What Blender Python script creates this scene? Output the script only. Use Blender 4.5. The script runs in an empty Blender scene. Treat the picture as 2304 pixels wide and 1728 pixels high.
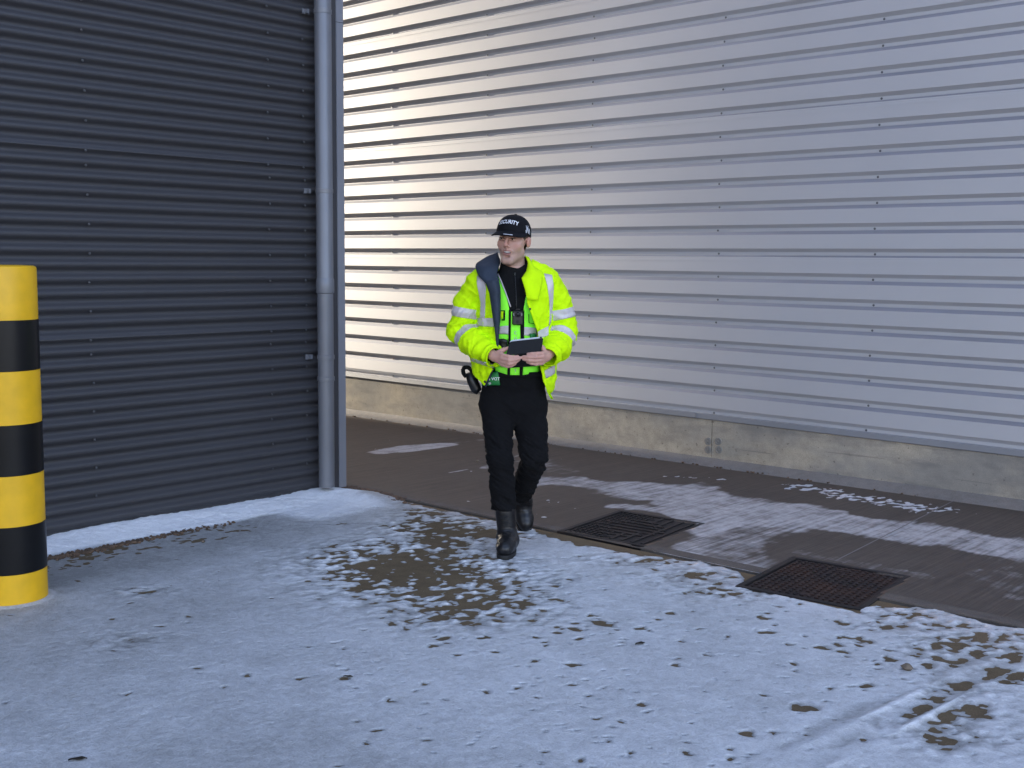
import bpy, math, random
import numpy as np
from mathutils import Vector, Matrix
from mathutils.bvhtree import BVHTree

# ------------------------------------------------------------------ camera, sky, sun, exposure
scene = bpy.context.scene
SLOPE, XW, CAMH = 0.0093907, -6.008, 1.5637          # ground falls gently towards the dark warehouse
FPX, YAW, PITCH, ROLL = 2579.25, 0.747584, 0.108987, 0.008871
YR, YC, YJ = 7.40, 4.84, 4.86                        # pale wall, corner of the dark building, slab joint


def gz(x):
    return SLOPE * (x - XW)


cam_d = bpy.data.cameras.new('camera')
cam = bpy.data.objects.new('camera', cam_d)
scene.collection.objects.link(cam)
cam_d.sensor_width = 36.0
cam_d.lens = 36.0 * FPX / 2304.0
cam_d.clip_start = 0.05
cam_d.clip_end = 3000.0
RCAM = Matrix.Rotation(YAW, 3, 'Z') @ Matrix.Rotation(math.pi / 2 - PITCH, 3, 'X') @ Matrix.Rotation(ROLL, 3, 'Z')
CAM = Vector((0, 0, CAMH))
cam.matrix_world = Matrix.Translation(CAM) @ RCAM.to_4x4()
scene.camera = cam

SUN_AZ = math.radians(3.2)       # the sun shines along the alley, grazing the pale wall
SUN_EL = math.radians(6.5)
world = bpy.data.worlds.new('World')
scene.world = world
world.use_nodes = True
wn = world.node_tree.nodes
wl = world.node_tree.links
sky = wn.new('ShaderNodeTexSky')
sky.sky_type = 'NISHITA'
sky.sun_disc = False
sky.sun_elevation = SUN_EL
sky.sun_rotation = math.radians(270.0) - SUN_AZ
sky.air_density = 0.8
sky.dust_density = 1.5
sky.ozone_density = 2.0
bg = wn['Background']
wbal = wn.new('ShaderNodeMix')            # white balance of the winter daylight, the same for the whole sky
wbal.data_type = 'RGBA'; wbal.blend_type = 'MULTIPLY'; wbal.inputs[0].default_value = 1.0
wbal.inputs[7].default_value = (1.43, 1.0, 0.90, 1.0)
wl.new(sky.outputs[0], wbal.inputs[6])
wl.new(wbal.outputs[2], bg.inputs['Color'])
bg.inputs['Strength'].default_value = 0.15

sun_d = bpy.data.lights.new('sun', 'SUN')
sun = bpy.data.objects.new('sun', sun_d)
scene.collection.objects.link(sun)
sun_d.energy = 4.9
sun_d.angle = math.radians(0.53)
sun_d.color = (1.0, 0.90, 0.74)
to_sun = Vector((-math.cos(SUN_AZ) * math.cos(SUN_EL), -math.sin(SUN_AZ) * math.cos(SUN_EL), math.sin(SUN_EL)))
sun.rotation_euler = to_sun.to_track_quat('Z', 'Y').to_euler()
sun.location = (-30, 0, 20)

scene.view_settings.view_transform = 'Standard'
scene.view_settings.look = 'None'
scene.view_settings.gamma = 1.0
scene.view_settings.exposure = 3.14
scene.cycles.max_bounces = 10
scene.cycles.diffuse_bounces = 6

# ------------------------------------------------------------------ helpers
RNG = np.random.RandomState(7)
random.seed(7)
_tab = RNG.rand(4096).astype(np.float32)


def vnoise(x, y, z=0.0, seed=0):
    """smooth value noise in 0..1 on numpy arrays"""
    x = np.asarray(x, np.float64); y = np.asarray(y, np.float64); z = np.asarray(z, np.float64) + np.zeros_like(x)
    xi = np.floor(x).astype(np.int64); yi = np.floor(y).astype(np.int64); zi = np.floor(z).astype(np.int64)
    fx = x - xi; fy = y - yi; fz = z - zi
    fx = fx * fx * (3 - 2 * fx); fy = fy * fy * (3 - 2 * fy); fz = fz * fz * (3 - 2 * fz)

    def hsh(a, b, c):
        h = (a * 374761393 + b * 668265263 + c * 2147483647 + seed * 1274126177) & 0x7fffffff
        h = ((h ^ (h >> 13)) * 1274126177) & 0x7fffffff
        return _tab[(h ^ (h >> 16)) & 4095]
    r = 0
    for dx in (0, 1):
        for dy in (0, 1):
            for dz in (0, 1):
                w = (fx if dx else 1 - fx) * (fy if dy else 1 - fy) * (fz if dz else 1 - fz)
                r = r + w * hsh(xi + dx, yi + dy, zi + dz)
    return r


def fbm(x, y, z=0.0, seed=0, oct=3):
    a = 0.5; s = 0; t = 0; f = 1.0
    for i in range(oct):
        s = s + a * vnoise(np.asarray(x) * f, np.asarray(y) * f, np.asarray(z) * f, seed + 17 * i); t += a
        a *= .5; f *= 2.03
    return s / t


def sstep(a, b, x):
    t = np.clip((x - a) / (b - a), 0, 1)
    return t * t * (3 - 2 * t)


def new_mesh(name, verts, faces, smooth=False):
    me = bpy.data.meshes.new(name)
    verts = np.asarray(verts, np.float32).reshape(-1, 3)
    if isinstance(faces, np.ndarray) and faces.ndim == 2:
        n, k = faces.shape
        me.vertices.add(len(verts)); me.vertices.foreach_set('co', verts.ravel())
        me.loops.add(n * k); me.polygons.add(n)
        me.loops.foreach_set('vertex_index', faces.astype(np.int32).ravel())
        me.polygons.foreach_set('loop_start', np.arange(0, n * k, k, dtype=np.int32))
        me.polygons.foreach_set('loop_total', np.full(n, k, np.int32))
        me.update(calc_edges=True)
        me.validate()
    else:
        me.from_pydata([tuple(map(float, v)) for v in verts], [], [tuple(int(i) for i in f) for f in faces])
        me.update()
    if smooth:
        me.polygons.foreach_set('use_smooth', np.ones(len(me.polygons), bool))
    return me


def link(name, me, mat=None, parent=None, kind=None):
    o = bpy.data.objects.new(name, me)
    scene.collection.objects.link(o)
    if mat is not None:
        me.materials.append(mat)
    if parent is not None:
        o.parent = parent
    if kind:
        o['kind'] = kind
    return o


def tag(o, label, cat, group=None):
    o['label'] = label
    o['category'] = cat
    if group:
        o['group'] = group
    return o


def thing(name, label, cat, loc=(0, 0, 0), rz=0.0, group=None):
    o = bpy.data.objects.new(name, None)
    scene.collection.objects.link(o)
    o.location = loc
    o.rotation_euler = (0, 0, rz)
    o.empty_display_size = 0.2
    return tag(o, label, cat, group)


class MB:
    """collects simple shapes into one mesh"""
    def __init__(self):
        self.v = []; self.f = []

    def add(self, vs, fs):
        n = len(self.v)
        self.v += [tuple(p) for p in vs]
        self.f += [tuple(i + n for i in f) for f in fs]
        return self

    def box(self, a, b, bev=0.0):
        x0, y0, z0 = a; x1, y1, z1 = b
        if bev <= 0:
            vs = [(x, y, z) for z in (z0, z1) for y in (y0, y1) for x in (x0, x1)]
            return self.add(vs, [(0, 2, 3, 1), (4, 5, 7, 6), (0, 1, 5, 4), (2, 6, 7, 3), (0, 4, 6, 2), (1, 3, 7, 5)])
        e = bev
        rings = []
        for z, i in ((z0, e), (z0 + e, 0), (z1 - e, 0), (z1, e)):
            r = []
            for cx_, cy_, sx, sy in ((x0 + i, y0 + i, 1, 1), (x1 - i, y0 + i, -1, 1), (x1 - i, y1 - i, -1, -1), (x0 + i, y1 - i, 1, -1)):
                if sx * sy > 0:
                    r += [(cx_, cy_ + sy * e, z), (cx_ + sx * e, cy_, z)]
                else:
                    r += [(cx_ + sx * e, cy_, z), (cx_, cy_ + sy * e, z)]
            rings.append(r)
        vs = sum(rings, []); fs = []
        for k in range(3):
            for i in range(8):
                j = (i + 1) % 8
                fs.append((k * 8 + i, k * 8 + j, k * 8 + 8 + j, k * 8 + 8 + i))
        fs.append(tuple(range(7, -1, -1))); fs.append(tuple(range(24, 32)))
        return self.add(vs, fs)

    def lathe(self, prof, n=24, c=(0, 0, 0), axis='z'):
        """profile of (r, h); closed by fans where r == 0"""
        vs = []; fs = []
        for r, h in prof:
            for i in range(n):
                a = 2 * math.pi * i / n
                p = (r * math.cos(a), r * math.sin(a), h)
                if axis == 'x': p = (p[2], p[0], p[1])
                if axis == 'y': p = (p[0], -p[2], p[1])
                vs.append((p[0] + c[0], p[1] + c[1], p[2] + c[2]))
        for k in range(len(prof) - 1):
            for i in range(n):
                j = (i + 1) % n
                fs.append((k * n + i, k * n + j, k * n + n + j, k * n + n + i))
        fs.append(tuple(range(n - 1, -1, -1)))
        fs.append(tuple((len(prof) - 1) * n + i for i in range(n)))
        return self.add(vs, fs)

    def tube(self, pts, r, n=10):
        pts = [Vector(p) for p in pts]
        rs = r if isinstance(r, (list, tuple)) else [r] * len(pts)
        vs = []; fs = []
        up = Vector((0.123, 0.3, 0.95)).normalized()
        for i, p in enumerate(pts):
            t = (pts[min(i + 1, len(pts) - 1)] - pts[max(i - 1, 0)]).normalized()
            a = t.cross(up)
            if a.length < 1e-3: a = t.cross(Vector((1, 0, 0)))
            a.normalize(); b = t.cross(a)
            for k in range(n):
                th = 2 * math.pi * k / n
                vs.append(p + (a * math.cos(th) + b * math.sin(th)) * rs[i])
        for i in range(len(pts) - 1):
            for k in range(n):
                j = (k + 1) % n
                fs.append((i * n + k, i * n + j, i * n + n + j, i * n + n + k))
        fs.append(tuple(range(n - 1, -1, -1))); fs.append(tuple((len(pts) - 1) * n + k for k in range(n)))
        return self.add(vs, fs)

    def build(self, name, mat, parent=None, smooth=False, kind=None):
        return link(name, new_mesh(name, self.v, self.f, smooth), mat, parent, kind)


def grid_faces(nu, nv, flip=False):
    i = np.arange((nv - 1) * (nu - 1)); r = i // (nu - 1); c = i % (nu - 1)
    a = r * nu + c
    q = np.stack([a, a + 1, a + nu + 1, a + nu], 1)
    return q[:, ::-1] if flip else q


def autosmooth(o, ang=40):
    me = o.data
    me.polygons.foreach_set('use_smooth', np.ones(len(me.polygons), bool))
    me.set_sharp_from_angle(angle=math.radians(ang))


# ------------------------------------------------------------------ materials
def hexlin(r, g, b):
    f = lambda c: (c / 255 / 12.92) if c <= 10.3 else ((c / 255 + 0.055) / 1.055) ** 2.4
    return (f(r), f(g), f(b))


def mat(name, col, rough=0.6, metal=0.0, var=0.0, vscale=8.0, bump=0.0, bscale=60.0, spec=0.5, stretch=(1, 1, 1), col2=None, detail=6.0, coat=0.0, rvar=0.0):
    m = bpy.data.materials.new(name)
    m.use_nodes = True
    nt = m.node_tree; n = nt.nodes; l = nt.links
    b = n['Principled BSDF']
    b.inputs['Roughness'].default_value = rough
    b.inputs['Metallic'].default_value = metal
    b.inputs['Specular IOR Level'].default_value = spec
    b.inputs['Coat Weight'].default_value = coat
    b.inputs['Base Color'].default_value = (*col, 1)
    tc = n.new('ShaderNodeTexCoord'); mp = n.new('ShaderNodeMapping')
    l.new(tc.outputs['Object'], mp.inputs['Vector'])
    mp.inputs['Scale'].default_value = stretch
    if var > 0 or col2 is not None:
        nz = n.new('ShaderNodeTexNoise'); nz.inputs['Scale'].default_value = vscale; nz.inputs['Detail'].default_value = detail
        l.new(mp.outputs[0], nz.inputs['Vector'])
        rp = n.new('ShaderNodeValToRGB'); rp.color_ramp.elements[0].position = 0.3; rp.color_ramp.elements[1].position = 0.7
        c2 = col2 if col2 is not None else tuple(c * (1 + var) for c in col)
        c1 = col if col2 is not None else tuple(c * (1 - var) for c in col)
        rp.color_ramp.elements[0].color = (*c1, 1); rp.color_ramp.elements[1].color = (*c2, 1)
        l.new(nz.outputs[0], rp.inputs[0]); l.new(rp.outputs[0], b.inputs['Base Color'])
        if rvar > 0:
            mr = n.new('ShaderNodeMapRange'); mr.inputs[3].default_value = rough - rvar; mr.inputs[4].default_value = rough + rvar
            l.new(nz.outputs[0], mr.inputs[0]); l.new(mr.outputs[0], b.inputs['Roughness'])
    if bump > 0:
        nb = n.new('ShaderNodeTexNoise'); nb.inputs['Scale'].default_value = bscale; nb.inputs['Detail'].default_value = 5
        l.new(mp.outputs[0], nb.inputs['Vector'])
        bp = n.new('ShaderNodeBump'); bp.inputs['Strength'].default_value = min(1.0, bump); bp.inputs['Distance'].default_value = 0.004
        l.new(nb.outputs[0], bp.inputs['Height']); l.new(bp.outputs[0], b.inputs['Normal'])
    return m


M = {}
M['silver'] = mat('silver_cladding_paint', (0.585, 0.583, 0.597), 0.50, 0.35, var=0.03, vscale=0.7, bump=0.05, bscale=220, rvar=0.05)
M['ledge_shade'] = mat('painted_shade_on_cladding_ledges', (0.29, 0.292, 0.32), 0.6, 0.3, var=0.12, vscale=1.4, stretch=(0.6, 1, 6))  # darker tone painted on upward rib faces, standing in for dim sky reflections
M['trim'] = mat('grey_trim_paint', (0.30, 0.305, 0.32), 0.5, 0.3, var=0.05, vscale=2)
M['anthracite'] = mat('anthracite_cladding_paint', (0.037, 0.0362, 0.040), 0.55, 0.0, var=0.05, vscale=1.2, bump=0.04, bscale=150)
M['pipe'] = mat('grey_downpipe_paint', (0.17, 0.175, 0.19), 0.42, 0.3, var=0.05, vscale=5)
M['flash'] = mat('grey_corner_flashing', (0.22, 0.225, 0.25), 0.5, 0.2, var=0.05, vscale=3)
M['screw'] = mat('screw_steel', (0.15, 0.15, 0.155), 0.5, 0.4)
M['screw_light'] = mat('screw_pale_steel', (0.065, 0.066, 0.07), 0.5, 0.3)
M['yellow'] = mat('bollard_yellow_sleeve', (0.74, 0.415, 0.004), 0.5, var=0.08, vscale=14, bump=0.06, bscale=240)
M['black_sleeve'] = mat('bollard_black_sleeve', (0.004, 0.004, 0.0045), 0.34, spec=0.3, var=0.2, vscale=10, bump=0.03, bscale=200)
M['iron'] = mat('cast_iron', (0.014, 0.013, 0.013), 0.65, 0.3, col2=(0.034, 0.024, 0.020), vscale=5, bump=0.3, bscale=120)
M['iron_rust'] = mat('rusty_cast_iron', (0.016, 0.015, 0.016), 0.62, 0.3, col2=(0.060, 0.028, 0.018), vscale=4.2, bump=0.3, bscale=120)
M['stone'] = mat('stone', (0.11, 0.085, 0.06), 0.85, col2=(0.22, 0.17, 0.12), vscale=30, bump=0.4, bscale=90)
M['gravel'] = mat('brown_gravel', (0.05, 0.032, 0.02), 0.9, col2=(0.16, 0.10, 0.06), vscale=22, bump=0.4, bscale=120)
M['leaf'] = mat('dead_leaf', (0.03, 0.022, 0.012), 0.8, var=0.3, vscale=40)
M['pale_stone'] = mat('pale_chip', (0.55, 0.55, 0.55), 0.8, var=0.2, vscale=40)
M['roof'] = mat('roof_sheet', (0.2, 0.2, 0.21), 0.6)


def concrete_mat(name, c_lo, c_hi, streak=0.0, frost=False, pits=False, bumpd=0.003):
    m = bpy.data.materials.new(name); m.use_nodes = True
    nt = m.node_tree; n = nt.nodes; l = nt.links
    b = n['Principled BSDF']; b.inputs['Roughness'].default_value = 0.85; b.inputs['Specular IOR Level'].default_value = 0.2
    tc = n.new('ShaderNodeTexCoord')

    def noise(scale, detail=6, stretch=None, rough=0.6):
        t = n.new('ShaderNodeTexNoise'); t.inputs['Scale'].default_value = scale; t.inputs['Detail'].default_value = detail
        t.inputs['Roughness'].default_value = rough
        if stretch:
            mp = n.new('ShaderNodeMapping'); mp.inputs['Scale'].default_value = stretch; mp.inputs['Rotation'].default_value = (0, 0, 0.0)
            l.new(tc.outputs['Object'], mp.inputs[0]); l.new(mp.outputs[0], t.inputs[0])
        else:
            l.new(tc.outputs['Object'], t.inputs[0])
        return t.outputs[0]

    def ramp(sock, p0, p1, c0, c1):
        r = n.new('ShaderNodeValToRGB'); e = r.color_ramp.elements
        e[0].position = p0; e[1].position = p1; e[0].color = (*c0, 1); e[1].color = (*c1, 1)
        l.new(sock, r.inputs[0]); return r.outputs[0]

    def mix(fac, a, bb, mode='MIX'):
        x = n.new('ShaderNodeMix'); x.data_type = 'RGBA'; x.blend_type = mode
        for s, v in ((x.inputs[0], fac), (x.inputs[6], a), (x.inputs[7], bb)):
            if isinstance(v, (int, float)): s.default_value = v
            elif isinstance(v, tuple): s.default_value = (*v, 1)
            else: l.new(v, s)
        return x.outputs[2]
    col = ramp(noise(1.3, 8), 0.3, 0.72, c_lo, c_hi)
    col = mix(0.35, col, ramp(noise(14, 6), 0.25, 0.75, tuple(c * .6 for c in c_lo), tuple(c * 1.35 for c in c_hi)))
    col = mix(0.25, col, ramp(noise(160, 3), 0.3, 0.7, tuple(c * .5 for c in c_lo), tuple(c * 1.5 for c in c_hi)))
    h = noise(90, 5)
    if pits:
        col = mix(ramp(noise(0.9, 7, (1.0, 1.0, 2.2)), 0.42, 0.60, (0, 0, 0), (.55, .55, .55)), col, (0.21, 0.215, 0.215))
        col = mix(ramp(noise(2.6, 8, (0.8, 1.0, 3.0)), 0.52, 0.66, (0, 0, 0), (.45, .45, .45)), col, (0.16, 0.155, 0.15))
        col = mix(ramp(noise(34, 3), 0.66, 0.70, (0, 0, 0), (.6, .6, .6)), col, (0.10, 0.085, 0.065))
        col = mix(ramp(noise(1.0, 2, (1.3, 1.0, 55.0), 0.4), 0.70, 0.72, (0, 0, 0), (.35, .35, .35)), col, (0.11, 0.105, 0.10))
    if streak > 0:
        st = noise(1.0, 7, (90.0, 1.4, 1.0), 0.7)
        col = mix(streak, col, ramp(st, 0.3, 0.7, tuple(c * .45 for c in c_lo), tuple(c * 1.5 for c in c_hi)))
        h = st
    if frost:
        at = n.new('ShaderNodeAttribute'); at.attribute_name = 'frost'
        st2 = noise(1.0, 6, (34.0, 1.5, 1.0), 0.6)
        bl = noise(9.0, 6)
        ad = n.new('ShaderNodeMath'); ad.operation = 'MULTIPLY_ADD'; l.new(st2, ad.inputs[0]); ad.inputs[1].default_value = 0.55
        l.new(at.outputs['Fac'], ad.inputs[2])
        ad2 = n.new('ShaderNodeMath'); ad2.operation = 'MULTIPLY_ADD'; l.new(bl, ad2.inputs[0]); ad2.inputs[1].default_value = 0.5
        l.new(ad.outputs[0], ad2.inputs[2])
        mr = n.new('ShaderNodeMapRange'); mr.interpolation_type = 'SMOOTHSTEP'
        mr.inputs[1].default_value = 0.66; mr.inputs[2].default_value = 1.06
        l.new(ad2.outputs[0], mr.inputs[0])
        fc = ramp(noise(50, 4), 0.25, 0.75, (0.38, 0.37, 0.36), (0.56, 0.55, 0.54))
        col = mix(mr.outputs[0], col, fc)
        ro = n.new('ShaderNodeMapRange'); ro.inputs[3].default_value = 0.62; ro.inputs[4].default_value = 0.9
        l.new(mr.outputs[0], ro.inputs[0]); l.new(ro.outputs[0], b.inputs['Roughness'])
    l.new(col, b.inputs['Base Color'])
    bp = n.new('ShaderNodeBump'); bp.inputs['Strength'].default_value = 0.35; bp.inputs['Distance'].default_value = bumpd
    l.new(h, bp.inputs['Height']); l.new(bp.outputs[0], b.inputs['Normal'])
    return m


M['slab'] = concrete_mat('front_slab_concrete', (0.092, 0.066, 0.037), (0.172, 0.124, 0.072))
M['alley'] = concrete_mat('brushed_alley_concrete', (0.046, 0.037, 0.029), (0.112, 0.091, 0.073), streak=0.45, frost=True)
M['plinth'] = concrete_mat('precast_plinth_concrete', (0.29, 0.245, 0.185), (0.54, 0.465, 0.355), pits=True, bumpd=0.0012)
M['margin'] = concrete_mat('trowelled_concrete', (0.15, 0.14, 0.125), (0.22, 0.205, 0.185))
M['edge'] = concrete_mat('trowelled_alley_edge', (0.075, 0.064, 0.053), (0.14, 0.122, 0.105))
M['ground'] = concrete_mat('far_ground', (0.30, 0.30, 0.30), (0.62, 0.62, 0.63))


def snow_mat(name):
    m = bpy.data.materials.new(name); m.use_nodes = True
    nt = m.node_tree; n = nt.nodes; l = nt.links
    b = n['Principled BSDF']; b.inputs['Roughness'].default_value = 0.65
    tc = n.new('ShaderNodeTexCoord')
    at = n.new('ShaderNodeAttribute'); at.attribute_name = 'cover'
    n1 = n.new('ShaderNodeTexNoise'); n1.inputs['Scale'].default_value = 38; n1.inputs['Detail'].default_value = 8; n1.inputs['Roughness'].default_value = 0.72
    n2 = n.new('ShaderNodeTexNoise'); n2.inputs['Scale'].default_value = 6; n2.inputs['Detail'].default_value = 6
    n3 = n.new('ShaderNodeTexNoise'); n3.inputs['Scale'].default_value = 170; n3.inputs['Detail'].default_value = 3
    for t in (n1, n2, n3): l.new(tc.outputs['Object'], t.inputs[0])
    a = n.new('ShaderNodeMath'); a.operation = 'MULTIPLY_ADD'; l.new(n1.outputs[0], a.inputs[0]); a.inputs[1].default_value = 1.25; l.new(at.outputs['Fac'], a.inputs[2])
    a2 = n.new('ShaderNodeMath'); a2.operation = 'MULTIPLY_ADD'; l.new(n2.outputs[0], a2.inputs[0]); a2.inputs[1].default_value = 0.55; l.new(a.outputs[0], a2.inputs[2])
    a3 = n.new('ShaderNodeMath'); a3.operation = 'MULTIPLY_ADD'; l.new(n3.outputs[0], a3.inputs[0]); a3.inputs[1].default_value = 0.7; l.new(a2.outputs[0], a3.inputs[2])
    rp = n.new('ShaderNodeValToRGB'); e = rp.color_ramp.elements
    mr = n.new('ShaderNodeMapRange'); mr.inputs[1].default_value = 1.20; mr.inputs[2].default_value = 2.75; l.new(a3.outputs[0], mr.inputs[0])
    e[0].position = 0.0; e[0].color = (0.27, 0.27, 0.262, 1)
    e[1].position = 0.40; e[1].color = (0.50, 0.505, 0.51, 1)
    x = e.new(0.70); x.color = (0.70, 0.71, 0.725, 1)
    x = e.new(1.0); x.color = (0.86, 0.87, 0.885, 1)
    l.new(mr.outputs[0], rp.inputs[0]); l.new(rp.outputs[0], b.inputs['Base Color'])
    bp = n.new('ShaderNodeBump'); bp.inputs['Strength'].default_value = 0.8; bp.inputs['Distance'].default_value = 0.009
    l.new(a3.outputs[0], bp.inputs['Height']); l.new(bp.outputs[0], b.inputs['Normal'])
    return m


M['snow'] = snow_mat('settled_snow')

# ------------------------------------------------------------------ the setting
def ray(px, py):
    d = RCAM @ Vector(((px - 1152.0) / FPX, -(py - 864.0) / FPX, -1.0))
    return d


def gp(px, py):
    """point of the sloping ground seen at a photo pixel"""
    d = ray(px, py)
    t = (gz(0) - CAMH) / (d.z - SLOPE * d.x)
    p = CAM + d * t
    return p.x, p.y


# big sheet to the horizon, a little below the slabs
NG = 40
xs = np.concatenate([-np.geomspace(1200, 14, 10), np.linspace(-12, 12, 12), np.geomspace(14, 1200, 10)])
X, Y = np.meshgrid(xs, xs)
Z = SLOPE * (np.clip(X, -40, 40) - XW) - 0.03
o = link('ground', new_mesh('ground', np.stack([X, Y, Z], -1), grid_faces(len(xs), len(xs))), M['ground'], kind='structure')

# openings for the two cast iron covers
k_ = 2304 / 2212
COVERS = [[(x * k_, y * k_) for x, y in q_] for q_ in (((1217, 1147), (1345, 1103), (1518, 1135), (1385, 1187)), ((1600, 1268), (1712, 1203), (1972, 1250), (1850, 1322)))]


def in_cover(X, Y, m=.026):
    r = np.zeros(X.shape, bool)
    for q_ in COVERS:
        P = [np.array(gp(*p)) for p in q_]; c = sum(P) / 4
        P = [c + (p - c) * (1 - m / .3) for p in P]
        ins = np.ones(X.shape, bool)
        for a, b in zip(P, P[1:] + P[:1]):
            ins &= ((b[0] - a[0]) * (Y - a[1]) - (b[1] - a[1]) * (X - a[0])) <= 0
        r |= ins
    return r


# front slab
xs = np.concatenate([np.linspace(-6.3, -4.4, 10), np.arange(-4.37, -2.0, 0.02), np.linspace(-1.98, 12.0, 40)]); ys = np.concatenate([np.linspace(-12, 4.4, 30), np.arange(4.42, YJ - 0.02, 0.02), [YJ - 0.010]])
X, Y = np.meshgrid(xs, ys)
top = np.stack([X, Y, SLOPE * (X - XW) - .05 * in_cover(X, Y)], -1)
o = link('pavement', new_mesh('pavement', top, grid_faces(len(xs), len(ys))), M['slab'], kind='structure')

# alley slab with frost blooms
def seg_d(X, Y, pts):
    d = np.full(X.shape, 1e9)
    for (x0, y0), (x1, y1) in zip(pts[:-1], pts[1:]):
        dx, dy = x1 - x0, y1 - y0
        t = np.clip(((X - x0) * dx + (Y - y0) * dy) / (dx * dx + dy * dy + 1e-9), 0, 1)
        d = np.minimum(d, np.hypot(X - x0 - t * dx, Y - y0 - t * dy))
    return d


STROKES = [  # (photo polyline, half width in metres, strength)
    ([(1215, 1082), (1300, 1085), (1420, 1100), (1520, 1125)], 0.20, 0.95),
    ([(1480, 1112), (1600, 1135), (1700, 1165)], 0.36, 1.0),
    ([(1600, 1140), (1760, 1150), (1870, 1165), (1990, 1185)], 0.22, 1.0),
    ([(1900, 1180), (2100, 1205), (2304, 1235)], 0.24, 1.0),
    ([(1700, 1180), (1640, 1225), (1600, 1260), (1680, 1285)], 0.30, 0.9),
    ([(1480, 1238), (1600, 1268), (1720, 1288)], 0.07, 1.0),
    ([(1380, 1140), (1500, 1150), (1620, 1182), (1590, 1205)], 0.10, 1.0),
    ([(1790, 1243), (1920, 1268), (2080, 1300)], 0.05, 0.8),
    ([(860, 1020), (930, 1008), (1000, 1003)], 0.15, 1.05),
    ([(990, 1003), (1080, 992)], 0.05, 0.8),
    ([(1012, 1065), (1052, 1058)], 0.03, 1.1),
    ([(1090, 1055), (1160, 1030), (1200, 1010)], 0.06, 0.9),
    ([(1200, 1040), (1260, 1060)], 0.16, 0.8),
    ([(790, 960), (900, 950)], 0.05, 0.6),
    ([(840, 965), (1000, 975)], 0.05, 0.6),
    ([(2230, 1300), (2304, 1330)], 0.16, 0.75),
    ([(2180, 1220), (2304, 1260)], 0.2, 0.7),
]
xs = np.concatenate([np.linspace(-70, -9.6, 30), np.arange(-9.5, 0.5, 0.02), np.linspace(0.6, 14, 20)])
ys = np.arange(YJ + 0.010, YR + 0.03, 0.02)
X, Y = np.meshgrid(xs, ys)
fr = np.full(X.shape, -0.55)
wob = (fbm(X * 3, Y * 3, seed=3) - .5)
for pl, w, s in STROKES:
    d = seg_d(X, Y, [gp(*p) for p in pl]) + wob * w * 1.6 + .10 * (fbm(X * 14, Y * 1.2, seed=5) - .5)
    fr = np.maximum(fr, -0.55 + 0.95 * s * sstep(1.6, 0.75, d / w))
# trowelled margins: paler strip along the joint and along the plinth
fr = np.maximum(fr, -0.10 * sstep(0.0, 0.10, np.abs(Y - 7.4)) - 0.05 + 0.12 * sstep(0.26, 0.12, np.abs(Y - 7.4)) + 0.22 * (wob) - 0.0 * X - 0.45 * sstep(0.12, 0.28, np.abs(Y - 7.4)))
me = new_mesh('alley_path', np.stack([X, Y, SLOPE * (X - XW) + 0.006 - .05 * in_cover(X, Y)], -1), grid_faces(len(xs), len(ys)))
at = me.attributes.new('frost', 'FLOAT', 'POINT'); at.data.foreach_set('value', fr.astype(np.float32).ravel())
link('alley_path', me, M['alley'], kind='structure')
# trowelled edge of the alley slab (rounded arris beside the joint)
mb = MB()
EDGES = [-14, -11, -8, -5.6, -4.152, -3.568, -3.2, -2.842, -2.226, -1, 2, 8]
for x0, x1 in zip(EDGES[:-1], EDGES[1:]):
    if (x0, x1) in ((-4.152, -3.568), (-2.842, -2.226)): continue
    prof = [(YJ + 0.012, -0.05), (YJ + 0.012, 0.002), (YJ + 0.020, 0.010), (YJ + 0.10, 0.011), (YJ + 0.115, 0.0065)]
    vs = [(x, y, gz(x) + z) for x in (x0, x1) for y, z in prof]
    k = len(prof)
    mb.add(vs, [(i, i + 1, k + i + 1, k + i) for i in range(k - 1)])
link('alley_edge', new_mesh('alley_edge', mb.v, [f[::-1] for f in mb.f]), M['edge'], kind='structure')
# saw cut across the alley
mb = MB()
p0, p1 = gp(1880, 1265), gp(2005, 1182)
mb.add([(p0[0] - .004, p0[1] + .0, gz(p0[0]) + .0085), (p0[0] + .004, p0[1] + .0, gz(p0[0]) + .0085), (p1[0] + .004, 7.25, gz(p1[0]) + .0085), (p1[0] - .004, 7.25, gz(p1[0]) + .0085)], [(0, 1, 2, 3)])
M['cut'] = mat('saw_cut_dust', (0.2, 0.19, 0.18), 0.9)
link('alley_joint', new_mesh('alley_joint', mb.v, mb.f), M['cut'], kind='structure')

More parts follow.
